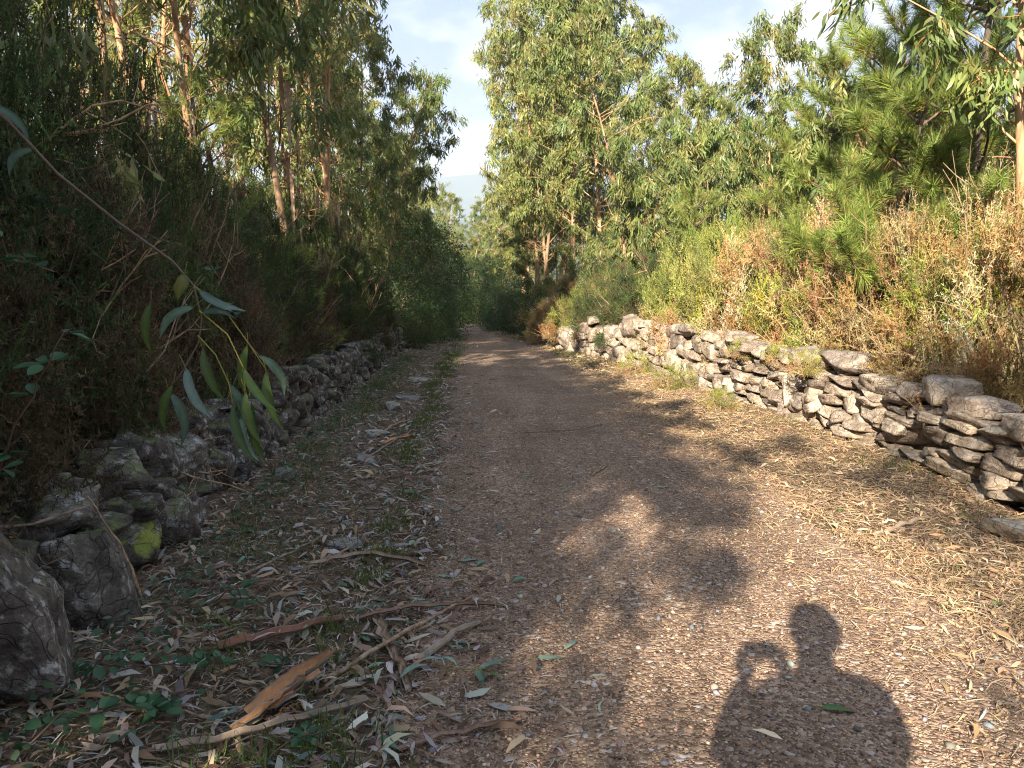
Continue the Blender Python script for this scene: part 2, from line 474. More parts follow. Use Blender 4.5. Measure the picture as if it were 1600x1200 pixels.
def plain(name, c, rough=0.6, spec=0.3, sc=20, amt=0.25, bm=0.2):
    m, nt, b = newmat(name)
    f = tex(nt, 'ShaderNodeTexNoise', coords(nt, 'Object'), Scale=sc, Detail=5)
    lo = tuple(x * (1 - amt) for x in c); hi = tuple(min(1, x * (1 + amt)) for x in c)
    nt.links.new(ramp(nt, f, [(0.3, lo), (0.7, hi)]), b.inputs['Base Color'])
    b.inputs['Roughness'].default_value = rough; b.inputs['Specular IOR Level'].default_value = spec
    bump(nt, b, f, bm, 0.01)
    return m
M['hill'] = plain('hillside', (0.05, 0.075, 0.05), 0.95, 0.1, 0.004, 0.4)
M['skin'] = plain('skin', (0.45, 0.27, 0.2), 0.5, 0.35, 30, 0.08)
M['jacket'] = plain('jacket', (0.03, 0.045, 0.08), 0.7, 0.2)
M['trousers'] = plain('trousers', (0.06, 0.06, 0.065), 0.8, 0.2)
M['hair'] = plain('hair', (0.03, 0.02, 0.015), 0.6, 0.3, 60, 0.4)
M['shoe'] = plain('shoe', (0.05, 0.035, 0.025), 0.6, 0.3)
M['phone'] = plain('phone_shell', (0.02, 0.02, 0.022), 0.25, 0.5, 40, 0.05, 0.0)
M['glass'] = plain('lens_glass', (0.005, 0.005, 0.01), 0.05, 0.8, 40, 0.05, 0.0)

# ------------------------------------------------------------------ the setting
def axis(lo, hi, step, far, grow=1.28):
    a = list(np.arange(lo, hi + 1e-6, step)); s = step
    x = hi
    while x < far:
        s *= grow; x += s; a.append(x)
    s = step; x = lo; b = []
    while x > -far:
        s *= grow; x -= s; b.append(x)
    return np.array(b[::-1] + a)

def grid_mesh(name, X, Y, Z, mat):
    ny, nx = X.shape
    V = np.stack([X, Y, Z], -1).reshape(-1, 3)
    i = np.arange(ny * nx).reshape(ny, nx)
    a, b, c, d = i[:-1, :-1].ravel(), i[:-1, 1:].ravel(), i[1:, 1:].ravel(), i[1:, :-1].ravel()
    T = np.concatenate([np.stack([a, b, c], 1), np.stack([a, c, d], 1)])
    return mesh_np(name, V, T, None, mat, True)

gx = axis(-5.5, 7.5, 0.13, 9000); gy = axis(-3.0, 34, 0.13, 9000)
GX, GY = np.meshgrid(gx, gy)
tag(obj('ground', grid_mesh('ground', GX, GY, gz(GX, GY), M['ground'])), 'brown leaf-strewn soil of the verges and the wood', kind='structure')

py_ = np.concatenate([np.arange(-6, 30, 0.1), np.arange(30, 95, 0.4)])
pu = np.linspace(-1, 1, 34)
PY, PU = np.meshgrid(py_, pu, indexing='ij')
edge = 0.10 * np.sin(PY * 1.7) * np.sin(PY * 0.63 + 1) + 0.06 * np.sin(PY * 4.3 + 2) + 0.05 * np.sin(PY * 7.9 + PU)
PX = x_path(PY) + PU * (w_path(PY) + edge)
PZ = gz(PX, PY) + 0.012 - 0.030 * np.clip(np.abs(PU) - 0.93, 0, 1) / 0.07
tag(obj('gravel_path', grid_mesh('gravel_path', PX, PY, PZ, M['gravel'])), 'pinkish gravel lane running downhill between the walls', kind='structure')

# the far hills beyond the wood
hx = np.linspace(-5200, 5200, 150); hy = np.linspace(0, 2600, 14)
HX, HY = np.meshgrid(hx, hy)
prof = np.sin(np.clip(HY / 2600, 0, 1) * np.pi) ** 0.8
ridge = 212 + 26 * np.sin(HX / 610 + 0.4) + 14 * np.sin(HX / 230) + 7 * np.sin(HX / 90 + 1)
HZ = -55 + prof * (ridge + 55 + 20 * np.sin(HX / 300 + HY / 260))
tag(obj('hills', grid_mesh('hills', HX, HY + 3600, HZ, M['hill'])), 'blue hazy hills far beyond the end of the lane', kind='structure')

# ------------------------------------------------------------------ plants: eucalyptus
EUC = [(0.162, 0.211, 0.059), (0.205, 0.243, 0.07), (0.259, 0.27, 0.081), (0.124, 0.173, 0.059), (0.184, 0.243, 0.097), (0.292, 0.27, 0.092)]
EUC_DARK = [(0.05, 0.08, 0.03), (0.07, 0.10, 0.04), (0.09, 0.12, 0.04), (0.12, 0.13, 0.05)]

def polyline(rng, p, d, length, n, wob, up=0.0):
    pts = [np.array(p, float)]; d = norm(np.array(d, float))
    for i in range(n):
        d = norm(d + wob * rng.normal(size=3) + np.array([0, 0, up]))
        pts.append(pts[-1] + d * length / n)
    return np.array(pts)

def lerp_poly(pts, t):
    f = t * (len(pts) - 1); i = min(int(f), len(pts) - 2)
    return pts[i] + (pts[i + 1] - pts[i]) * (f - i)

def make_euc(seed, H, cs, rad, leaves, tr=0.1, stems=1, pal=EUC, dead=14, lsize=0.195, spread=1.0):
    rng = np.random.RandomState(seed)
    wood, crown, deadw = MB(), MB(), MB()
    nb_total = 0
    Ps, Ds = [], []
    for st in range(stems):
        lean = rng.normal(size=2) * (0.05 if stems == 1 else 0.13)
        p0 = np.array([0, 0, -0.25]) + (np.append(rng.normal(size=2) * 0.18, 0) if stems > 1 else 0)
        Hs = H * (1 - 0.18 * rng.rand() * (st > 0))
        tp = polyline(rng, p0, (lean[0], lean[1], 1), Hs + 0.25, 12, 0.035, 0.02)
        rr = tr * (1 - 0.93 * np.linspace(0, 1, 13) ** 0.85); rr[0] *= 1.35
        wood.tube(tp, rr, 9)
        nb = int(34 * H / 9)
        for i in range(nb):
            t = cs + (1 - cs) * ((i + rng.rand()) / nb) ** 0.85
            u = (t - cs) / (1 - cs)
            prof = (0.55 + 0.9 * u) * (1 - u) ** 0.55 * 1.25 + 0.12
            ln = rad * prof * rng.uniform(0.65, 1.2)
            az = i * 2.399 + rng.rand() * 0.9
            b0 = lerp_poly(tp, t)
            bp = polyline(rng, b0, (math.cos(az) * spread, math.sin(az) * spread, rng.uniform(0.45, 1.1)), ln * 1.15, 5, 0.16, -0.03)
            r0 = 0.3 * tr * (1 - t * 0.7)
            wood.tube(bp, np.linspace(r0, 0.006, 6), 5, cap=False)
            for j in range(5):
                tt = rng.uniform(0.35, 1.0) if j else 1.0
                sp = polyline(rng, lerp_poly(bp, tt), norm(np.array([math.cos(az), math.sin(az), 0.3])) + 0.9 * rng.normal(size=3), rng.uniform(0.35, 0.8) * (0.5 + 0.5 * rad / 2), 4, 0.25, -0.14)
                wood.tube(sp, np.linspace(0.007, 0.003, 5), 3, C=(1.1, 0.8, 0.5), cap=False)
                Ps.append(sp)
        for i in range(dead):
            t = rng.uniform(0.1, cs + 0.1); az = rng.rand() * 6.283
            bp = polyline(rng, lerp_poly(tp, t), (math.cos(az), math.sin(az), rng.uniform(0.2, 1.2)), rng.uniform(0.4, 1.4), 5, 0.2, 0.0)
            wood.tube(bp, np.linspace(0.014, 0.003, 6), 4, C=(0.95, 0.9, 0.85), cap=False)
            for k in range(3):
                q = polyline(rng, lerp_poly(bp, rng.uniform(0.3, 0.9)), (math.cos(az), math.sin(az), 0.6) + 0.7 * rng.normal(size=3), rng.uniform(0.2, 0.5), 3, 0.2)
                wood.tube(q, [0.006, 0.004, 0.003, 0.002], 3, C=(0.95, 0.9, 0.85), cap=False)
    # leaf sprays hang from every twig
    n_tw = len(Ps); per = max(1, leaves // n_tw)
    Parr = np.array(Ps)
    ti = np.repeat(np.arange(n_tw), per); n = len(ti)
    f = rng.uniform(0.15, 1.0, n) * 4; fi = np.minimum(f.astype(int), 3)
    base = Parr[ti, fi] + (Parr[ti, fi + 1] - Parr[ti, fi]) * (f - fi)[:, None]
    clump = rng.normal(size=(n_tw, 3)) * np.array([0.35, 0.35, 0.1])
    base += rng.normal(size=(n, 3)) * np.array([0.06, 0.06, 0.09])
    D = np.array([0, 0, -1.0]) + clump[ti] + rng.normal(size=(n, 3)) * np.array([0.42, 0.42, 0.35])
    N = rng.normal(size=(n, 3))
    tw_c = pick(rng, pal, n_tw, 0.2)
    C = tw_c[ti] * 0.6 + pick(rng, pal, n, 0.2) * 0.4
    V, T, Cc = leaf_geo(base, D, N, lsize * rng.uniform(0.65, 1.25, n), lsize * 0.19 * rng.uniform(0.7, 1.2, n), C, rng.normal(0, 0.14, n), 0.1)
    crown.add(V, T, Cc)
    return [('trunk', wood.build('eucalyptus_trunk', M['euc_bark'], True)), ('crown', crown.build('eucalyptus_crown', M['euc_leaf']))]

# long strips of bark that peel and hang on the trunks in view
def make_peel(seed, n, h0, h1, r):
    rng = np.random.RandomState(seed); mb = MB()
    for i in range(n):
        az = rng.rand() * 6.28; z = rng.uniform(h0, h1); ln = rng.uniform(0.4, 1.3); w = rng.uniform(0.015, 0.05)
        k = 7; t = np.linspace(0, 1, k)
        out = r * 0.9 + 0.12 * t ** 2 * rng.rand()
        a2 = az + 0.5 * t * rng.normal()
        c = np.stack([np.cos(a2) * out, np.sin(a2) * out, z - ln * t], 1)
        sd = np.stack([-np.sin(a2 + t), np.cos(a2 + t), 0 * t], 1) * w * (1 - 0.6 * t)[:, None]
        V = np.concatenate([c - sd, c + sd]); T = []
        for j in range(k - 1):
            T += [(j, j + 1, k + j + 1), (j, k + j + 1, k + j)]
        mb.add(V, T, np.array([(0.30, 0.17, 0.09), (0.36, 0.25, 0.17), (0.2, 0.12, 0.08)][i % 3]))
    return mb.build('peeling_bark', M['bark_strip'])

E_TALL = [make_euc(11, 12.5, 0.26, 2.1, 18000, 0.11), make_euc(12, 11.5, 0.28, 1.9, 16000, 0.10, dead=20), make_euc(13, 13, 0.22, 2.3, 20000, 0.12)]
E_THIN = [make_euc(15, 12.5, 0.52, 1.6, 3400, 0.11, dead=16), make_euc(16, 12.0, 0.46, 1.5, 3400, 0.09, dead=20), make_euc(17, 11.5, 0.42, 1.6, 4200, 0.09, dead=20)]
E_MULTI = make_euc(21, 11.5, 0.28, 1.8, 27000, 0.09, stems=3, dead=14)
E_SLIM = [make_euc(31, 9.0, 0.40, 1.4, 9500, 0.07, dead=16), make_euc(32, 8.5, 0.34, 1.5, 9500, 0.07)]
E_YOUNG = [make_euc(41, 5.2, 0.10, 1.25, 8500, 0.05, dead=4), make_euc(42, 4.6, 0.08, 1.35, 8500, 0.045, stems=2, dead=4)]
E_SHADE = make_euc(51, 7.4, 0.08, 1.9, 9000, 0.10, dead=2)
E_POLE = make_euc(55, 8.4, 0.72, 1.15, 2600, 0.055, dead=0)
PEEL = make_peel(5, 16, 0.8, 4.5, 0.11)

# ------------------------------------------------------------------ plants: pine
PINE = [(0.227, 0.302, 0.065), (0.281, 0.356, 0.076), (0.346, 0.41, 0.097), (0.162, 0.227, 0.065)]
def foxtail(rng, crown, wood, p, d, ln, needles, nl, pal, r=0.008, droop=0.0):
    sp = polyline(rng, p, d, ln, 4, 0.06, 0.05)
    wood.tube(sp, np.linspace(r, 0.005, 5), 5, C=(1.6, 1.2, 0.8), cap=False)
    n = needles
    t = rng.uniform(0.05, 1.0, n) ** 0.8
    f = t * 4; fi = np.minimum(f.astype(int), 3)
    base = sp[fi] + (sp[fi + 1] - sp[fi]) * (f - fi)[:, None]
    ax = norm(sp[fi + 1] - sp[fi])
    q = rng.normal(size=(n, 3)); q = norm(q - ax * np.sum(q * ax, 1)[:, None])
    D = ax * rng.uniform(0.45, 1.0, n)[:, None] + q * rng.uniform(0.6, 0.95, n)[:, None] + np.array([0, 0, -droop])
    C = pick(rng, pal, n, 0.22)
    old = (t < 0.35) & (rng.rand(n) < 0.45)
    C[old] = C[old] * np.array([1.15, 0.7, 0.7])
    V, T, Cc = spike_geo(base, D, nl * rng.uniform(0.7, 1.15, n), 0.0072, C, rng)
    crown.add(V, T, Cc)

def make_pine(seed, H, whorls, blen, z0, needles=130, nl=0.16, tr=0.06, pal=PINE):
    rng = np.random.RandomState(seed); wood, crown = MB(), MB()
    tp = polyline(rng, (0, 0, -0.25), (rng.normal() * 0.02, rng.normal() * 0.02, 1), H + 0.25, 10, 0.015)
    wood.tube(tp, tr * (1 - 0.85 * np.linspace(0, 1, 11)), 9)
    for w in range(whorls):
        t = z0 + (1 - z0) * (w + 0.2 * rng.rand()) / whorls
        nbr = rng.randint(4, 6)
        for b in range(nbr):
            az = 6.283 * b / nbr + w * 0.7 + rng.normal() * 0.25
            ln = blen * (1.08 - t) / (1.08 - z0) * rng.uniform(0.7, 1.15) + 0.2
            bp = polyline(rng, lerp_poly(tp, t), (math.cos(az), math.sin(az), 0.25 + 0.5 * t), ln, 5, 0.07, 0.05)
            wood.tube(bp, np.linspace(0.018, 0.008, 6), 5, C=(1.3, 1.15, 1.0), cap=False)
            d = norm(bp[-1] - bp[-2])
            foxtail(rng, crown, wood, bp[-1], d, rng.uniform(0.3, 0.5), needles, nl, pal)
            for k in range(3 + int(ln * 2.5)):
                tt = rng.uniform(0.35, 0.98)
                sd = d + 0.8 * rng.normal(size=3) * np.array([1, 1, 0.5]) + np.array([0, 0, 0.35])
                foxtail(rng, crown, wood, lerp_poly(bp, tt), sd, rng.uniform(0.2, 0.4), int(needles * 0.7), nl, pal)
    foxtail(rng, crown, wood, tp[-1], (0, 0, 1), 0.45, needles, nl, pal)
    return [('trunk', wood.build('pine_trunk', M['pine_bark'], True)), ('crown', crown.build('pine_crown', M['pine_needle']))]

P_BIG = make_pine(61, 5.6, 8, 1.75, 0.2, 190, 0.19, 0.075)
P_NEAR = make_pine(64, 3.3, 5, 1.15, 0.3, 260, 0.23, 0.05)
P_YOUNG = make_pine(62, 3.4, 6, 1.1, 0.12, 130, 0.15, 0.045)
P_YOUNG2 = make_pine(63, 4.2, 7, 1.2, 0.2, 120, 0.15, 0.05)

# ------------------------------------------------------------------ plants: gorse
GREEN = [(0.23, 0.25, 0.075), (0.28, 0.295, 0.085), (0.33, 0.325, 0.10), (0.16, 0.185, 0.065)]
LIME = [(0.33, 0.363, 0.055), (0.385, 0.374, 0.066), (0.275, 0.33, 0.066)]
BROWN = [(0.46, 0.29, 0.13), (0.54, 0.37, 0.18), (0.38, 0.22, 0.105), (0.56, 0.42, 0.24)]
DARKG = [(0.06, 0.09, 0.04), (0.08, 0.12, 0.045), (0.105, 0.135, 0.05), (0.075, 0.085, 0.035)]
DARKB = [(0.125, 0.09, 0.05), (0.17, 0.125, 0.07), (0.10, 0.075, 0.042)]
def make_gorse(seed, Rx, H, tufts, brown, spine=0.034, pal_g=GREEN, pal_b=BROWN, lime=0.0, per=15, spw=0.0085, upright=0.3, bare=10, spines=22):
    rng = np.random.RandomState(seed)
    wood, crown = MB(), MB()
    lobes = norm(rng.normal(size=(11, 3)) * np.array([1, 1, 0.7])); la = rng.uniform(-0.32, 0.42, 11)
    d = norm(rng.normal(size=(tufts, 3))); d[:, 2] = np.abs(d[:, 2]) * 1.0 - 0.12; d = norm(d)
    r = 1 + (la[None] * np.exp(-((1 - d @ lobes.T) / 0.16))).sum(1)
    depth = np.where(rng.rand(tufts) < 0.62, rng.uniform(0.82, 1.0, tufts), rng.uniform(0.35, 0.85, tufts))
    sc = np.array([Rx, Rx, H])
    c = d * (r * depth)[:, None] * sc
    c[:, 2] = np.maximum(c[:, 2], 0.02)
    # patches of living and dead growth
    hsh = np.sin(c[:, 0] * 3.1 + seed) * np.sin(c[:, 1] * 2.7 + 1.3 * seed) + 0.6 * np.sin(c[:, 2] * 4.3 + seed) + 0.55 * rng.normal(size=tufts)
    low = 1 - c[:, 2] / (H * 1.1)
    isb = hsh + (low - 0.5) * 1.1 + (depth < 0.8) * 0.8 > np.interp(brown, [0, 0.5, 1], [2.4, 0.15, -3])
    isl = (~isb) & (rng.rand(tufts) < lime)
    # each tuft is a fuzzy ball of short shoots
    n = tufts * per; ti = np.repeat(np.arange(tufts), per)
    tr_ = rng.uniform(0.75, 1.3, tufts)
    base = c[ti] + rng.normal(size=(n, 3)) * 0.045
    base[:, 2] = np.maximum(base[:, 2], 0.0)
    dirs = norm(d[ti] * 0.75 + np.array([0, 0, upright]) + rng.normal(size=(n, 3)) * 0.62)
    ln = rng.uniform(0.10, 0.24, n) * tr_[ti]
    cg = pick(rng, pal_g, tufts, 0.22); cb = pick(rng, pal_b, tufts, 0.25); cl = pick(rng, LIME, tufts, 0.15)
    tc = np.where(isb[:, None], cb, np.where(isl[:, None], cl, cg))
    si = np.repeat(np.arange(n), spines); m = len(si)
    t = np.tile(np.linspace(0.02, 1, spines), n)
    P = base[si] + dirs[si] * (ln[si] * t)[:, None]
    D = dirs[si] * 0.6 + rng.normal(size=(m, 3)) * 0.7
    C = tc[ti[si]] * (1 + 0.18 * rng.normal(size=(m, 1)))
    V, T, Cc = spike_geo(P, D, spine * rng.uniform(0.6, 1.3, m), spw, np.clip(C, 0.015, 0.6), rng)
    crown.add(V, T, Cc)
    V, T, Cc = spike_geo(base - dirs * 0.03, dirs, ln + 0.03, spw * 0.8, np.clip(tc[ti] * 1.1, 0, 0.5), rng)
    crown.add(V, T, Cc)
    for i in range(26):
        k = rng.randint(tufts)
        p1 = c[k]; mid = p1 * np.array([0.45, 0.45, 0.5]) + rng.normal(size=3) * 0.1
        wood.tube(np.array([[p1[0] * 0.08, p1[1] * 0.08, -0.15], mid, p1]), [0.016, 0.011, 0.004], 4, cap=False)
    for i in range(bare):
        k = rng.randint(tufts)
        q = polyline(rng, c[k], d[k] + np.array([0, 0, 0.2]) + 0.5 * rng.normal(size=3), rng.uniform(0.3, 0.7), 4, 0.2)
        wood.tube(q, [0.007, 0.006, 0.004, 0.003, 0.002], 4, C=(1.4, 1.3, 1.15), cap=False)
        for j in range(3):
            q2 = polyline(rng, lerp_poly(q, rng.uniform(0.2, 0.9)), q[-1] - q[0] + 0.4 * rng.normal(size=3), rng.uniform(0.1, 0.3), 2, 0.2)
            wood.tube(q2, [0.004, 0.003, 0.002], 3, C=(1.4, 1.3, 1.15), cap=False)
    return [('branches', wood.build('gorse_branches', M['shrub_wood'])), ('foliage', crown.build('gorse_foliage', M['gorse']))]

G_GREEN = make_gorse(71, 1.0, 1.3, 300, 0.32, lime=0.2)
G_MIX = make_gorse(72, 1.05, 1.2, 310, 0.56, lime=0.42, bare=14)
G_MIX2 = make_gorse(73, 1.0, 1.1, 300, 0.60, lime=0.45, bare=26)
G_DEAD = make_gorse(74, 0.62, 1.5, 170, 0.97, upright=1.0, spine=0.026, bare=26)
G_BROWN = make_gorse(75, 0.9, 0.9, 240, 0.85, bare=24)
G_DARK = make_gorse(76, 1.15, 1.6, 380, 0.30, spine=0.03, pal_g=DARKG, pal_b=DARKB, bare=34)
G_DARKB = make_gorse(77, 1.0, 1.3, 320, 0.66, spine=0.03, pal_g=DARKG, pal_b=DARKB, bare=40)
G_SMALL = make_gorse(78, 0.42, 0.42, 60, 0.35, spine=0.026, lime=0.4, bare=3, per=9, spines=20)

# ------------------------------------------------------------------ plants: broadleaf shrubs, brambles, grass
def make_broad(seed, Rx, H, n, pal, lsize=0.075, stems=5):
    rng = np.random.RandomState(seed); wood, crown = MB(), MB()
    nt_ = n // 14
    d = norm(rng.normal(size=(nt_, 3)))
    lobes = norm(rng.normal(size=(9, 3))); la = rng.uniform(-0.3, 0.4, 9)
    r = (1 + (la[None] * np.exp(-((1 - d @ lobes.T) / 0.15))).sum(1)) * np.where(rng.rand(nt_) < 0.7, rng.uniform(0.8, 1, nt_), rng.uniform(0.4, 0.8, nt_))
    c = d * r[:, None] * np.array([Rx, Rx, H * 0.55]) + np.array([0, 0, H * 0.45])
    c[:, 2] = np.maximum(c[:, 2], 0.05)
    ti = np.repeat(np.arange(nt_), 14); m = len(ti)
    P = c[ti] + rng.normal(size=(m, 3)) * 0.13
    D = d[ti] * 0.5 + rng.normal(size=(m, 3)) * 0.7 + np.array([0, 0, -0.15])
    N = np.array([0, 0, 1.0]) + rng.normal(size=(m, 3)) * 0.55
    C = pick(rng, pal, nt_, 0.2)[ti] * 0.6 + 0.4 * pick(rng, pal, m, 0.2)
    V, T, Cc = leaf_geo(P, D, N, lsize * rng.uniform(0.7, 1.3, m), lsize * 0.5 * rng.uniform(0.8, 1.2, m), C, 0.0, 0.1)
    crown.add(V, T, Cc)
    for s in range(stems):
        k = rng.randint(nt_)
        tp = polyline(rng, np.append(rng.normal(size=2) * 0.15, -0.2), (*(0.2 * rng.normal(size=2)), 1), H * 0.75, 5, 0.12)
        wood.tube(tp, np.linspace(0.035, 0.012, 6), 6)
        for j in range(9):
            e = c[rng.randint(nt_)]; b = lerp_poly(tp, rng.uniform(0.25, 1))
            wood.tube(np.array([b, (b + e) / 2 + rng.normal(size=3) * 0.1, e]), [0.012, 0.008, 0.003], 4, cap=False)
    return [('trunk', wood.build('shrub_stems', M['shrub_wood'], True)), ('crown', crown.build('shrub_crown', M['broadleaf']))]
OAKY = [(0.05, 0.09, 0.025), (0.07, 0.12, 0.03), (0.10, 0.15, 0.04), (0.04, 0.07, 0.025)]
B_TREE = make_broad(81, 1.5, 4.6, 9000, OAKY, 0.085, 4)
B_SHRUB = make_broad(82, 1.1, 2.4, 6500, OAKY, 0.075, 5)

# ------------------------------------------------------------------ placing the plants
def at(x, y, dz=0.0):
    return (x, y, gzf(x, y) + dz)

def plant(name, proto, label, cat, x, y, s=1.0, rz=0.0, group=None, lean=(0, 0), sz=None, extra=()):
    sc = (s, s, s if sz is None else sz)
    return thing(name, label, cat, list(proto) + list(extra), at(x, y), (lean[0], lean[1], rz), sc, group)

GL = 'eucalyptus trees behind the left wall'
GR = 'eucalyptus trees on the right of the lane'
peel = [('peeling_bark', PEEL)]
E_ = E_TALL
for proto, x, y, s, rz, lean, g, label in [
    (E_THIN[0], -4.9, 9.2, 1.0, 0.3, (0, 0.0), GL, 'leftmost thick eucalyptus trunk rising at the top left corner'),
    (E_THIN[1], -4.7, 10.6, 0.95, 1.7, (0, 0.02), GL, 'dark eucalyptus trunk second from the left edge behind the dark gorse'),
    (E_THIN[2], -3.7, 10.4, 0.95, 2.6, (0, 0.02), GL, 'eucalyptus with peeling orange bark above the big dark gorse bush'),
    (E_SLIM[0], -3.9, 13.2, 1.2, 0.9, (0, -0.06), GL, 'slim leaning eucalyptus right of the orange-barked trunk'),
    (E_THIN[1], -5.2, 15.0, 0.95, 4.0, (0, 0), GL, 'eucalyptus set back in the wood behind the leaning slim trunk'),
    (E_SLIM[1], -2.95, 14.4, 1.25, 2.3, (0, 0.0), GL, 'pale yellowish slim eucalyptus trunk left of the paired orange trunks'),
    (E_THIN[0], -3.0, 17.2, 0.86, 2.2, (0, 0.03), GL, 'left one of the two tall orange-barked eucalyptus trunks'),
    (E_THIN[2], -2.85, 18.6, 0.86, 2.4, (0, 0.0), GL, 'right one of the two tall orange-barked eucalyptus trunks'),
    (E_MULTI, -4.6, 20.5, 0.95, 1.2, (0, 0), GL, 'many-stemmed eucalyptus deep in the left wood'),
    (E_[1], -3.1, 23.5, 0.74, 0.4, (0, -0.03), GL, 'pale-trunked eucalyptus beside the gap of sky'),
    (E_SLIM[0], -2.9, 28.5, 0.95, 2.0, (0, 0.0), GL, 'sunlit eucalyptus at the right end of the left row'),
    (E_SLIM[1], -3.2, 35.0, 0.95, 4.0, (0, 0), GL, 'farthest eucalyptus of the left row low by the distant hills'),
    (E_[2], -4.1, 30.5, 0.8, 2.8, (0, 0), GL, 'dense eucalyptus behind the dark broad-leaved tree'),
    (E_[0], -3.9, 38.5, 0.85, 3.8, (0, 0), GL, 'dense eucalyptus shading the far part of the lane'),
    (E_[1], -3.6, 46.0, 0.85, 4.8, (0, 0), GL, 'dense eucalyptus shading the very end of the lane'),
    (E_MULTI, 3.3, 33.5, 1.12, 0.0, (0, -0.02), GR, 'tall many-stemmed eucalyptus at the left of the right-hand clump'),
    (E_[2], 4.0, 31.0, 1.08, 1.0, (0, 0), GR, 'tallest dense eucalyptus in the middle of the right-hand clump'),
    (E_[0], 5.2, 30.0, 1.05, 2.4, (0, 0.02), GR, 'dense eucalyptus at the right of the tall clump'),
    (E_SLIM[0], 4.55, 22.0, 1.02, 5.0, (0, -0.05), GR, 'slim eucalyptus with a bare orange trunk in front of the tall clump'),
    (E_MULTI, 4.6, 35.5, 1.15, 4.0, (0, 0), GR, 'many-stemmed eucalyptus at the back of the tall clump'),
    (E_[2], 3.2, 37.5, 1.02, 5.0, (0, 0), GR, 'dense eucalyptus just behind the left of the tall clump'),
    (E_MULTI, 2.9, 41.0, 0.88, 3.0, (0, 0), GR, 'eucalyptus overhanging the far end of the lane'),
    (E_[1], 6.6, 27.5, 0.78, 0.2, (0, 0), GR, 'lower eucalyptus just right of the bare orange trunk'),
    (E_SLIM[1], 7.8, 25.5, 0.86, 1.4, (0, 0), GR, 'small-crowned eucalyptus half way between clump and pines'),
    (E_SLIM[0], 6.2, 16.8, 0.76, 3.4, (0, 0.0), GR, 'dark windswept eucalyptus against the sky left of the pines'),
    (E_SLIM[1], 5.75, 8.0, 0.95, 2.0, (0, 0.0), GR, 'eucalyptus with peeling orange bark at the right edge'),
]:
    plant('eucalyptus_tree', proto, label, 'tree', x, y, s, rz, g, lean, extra=peel if y < 20 else ())

for i, (x, y, s, rz, k) in enumerate([(-7.2, 17, 0.9, 2.5, 1), (-6.0, 22, 0.95, 4.5, 2), (-8.5, 24, 1.0, 1.5, 0), (-5.0, 27, 0.85, 3.1, 1), (-7.5, 30, 0.9, 5.5, 2), (-5.5, 36, 0.9, 0.9, 0), (-4.5, 45, 0.8, 2.2, 0), (-12, 28, 1.0, 1.1, 1), ]):
    plant('eucalyptus_tree', E_THIN[k], 'eucalyptus standing deep in the wood beyond the left row', 'tree', x, y, s, rz, 'eucalyptus in the depth of the left wood')
for i, (x, y, s, rz, k) in enumerate([(7.0, 36, 0.8, 0.5, 0), (9.0, 33, 0.62, 2.5, 1), (10.5, 30, 0.55, 4.5, 2), (9.8, 40, 0.7, 1.5, 0), (12.5, 34, 0.6, 3.1, 1), (14.5, 28, 0.55, 5.5, 2), (13.5, 23, 0.5, 0.9, 0), (16.5, 24, 0.6, 0.1, 1), (17.5, 32, 0.65, 3.9, 2), (5.5, 48, 0.8, 2.2, 0), (4.2, 56, 0.7, 1.2, 1), (-2.8, 58, 0.55, 4.2, 1), (19, 20, 0.6, 2, 0), (15.5, 17.5, 0.5, 3, 2)]):
    plant('eucalyptus_tree', E_[k], 'eucalyptus in the background wood beyond the right-hand gorse', 'tree', x, y, s, rz, 'eucalyptus in the background on the right')
for i, (x, y, s, rz) in enumerate([(-12, 62, .8, 0), (-8, 66, .75, 1), (-5, 72, .72, 2), (-2, 78, .7, 3), (1, 82, .68, 4), (3.5, 74, .75, 5), (6, 68, .8, 0.5), (9, 62, .8, 1.5), (12, 56, .8, 2.5), (15, 50, .8, 3.5), (-9, 52, .8, 4.5), (-1, 95, .7, 5.5), (3, 98, .7, 0.7), (-5, 98, .75, 1.7), (8, 90, .8, 2.7), (-11, 85, .8, 3.7), (14, 75, .9, 4.7), (20, 60, .8, 5.7), (0.5, 72, 0.85, 1.1), (-3, 62, 0.85, 2.2), (3.2, 62, 0.8, 3.2), (-0.5, 76, 0.95, 4.2), (2, 88, 1.0, 5.2), (-4, 84, 1.0, 0.2), (18, 42, 0.75, 2.1), (22, 36, 0.7, 3.1)]):
    plant('eucalyptus_tree', E_[i % 3], 'eucalyptus of the far wood below the end of the lane', 'tree', x, y, s, rz, 'eucalyptus of the far wood')
GY_ = 'young eucalyptus in the right-hand scrub'
for x, y, s, rz, k in [(5.6, 24.5, 0.85, 0.2, 0), (6.4, 21.5, 1.0, 1.2, 1), (7.2, 15.4, 0.9, 0.5, 0), (8.6, 20.0, 1.15, 2.5, 1), (10.5, 18.0, 1.1, 3.5, 0), (7.4, 23.5, 1.1, 4.5, 0), (12.5, 20.0, 1.2, 5.5, 1), (9.0, 26.0, 1.2, 0.1, 0), (11.5, 25.0, 1.2, 1.1, 1), (7.6, 19.5, 0.85, 2.2, 0), (8.6, 17.0, 0.85, 3.2, 1), (9.8, 21.0, 0.95, 4.2, 0), (3.7, 27.0, 0.75, 5.2, 1), (3.2, 36.5, 0.9, 0.7, 0), (9.5, 13.5, 0.8, 1.7, 1), (11.0, 16.0, 0.9, 2.7, 0)]:
    plant('eucalyptus_sapling', E_YOUNG[k], 'young bushy eucalyptus among the scrub behind the right wall', 'sapling', x, y, s, rz, GY_)
GYL = 'young eucalyptus in the left-hand scrub'
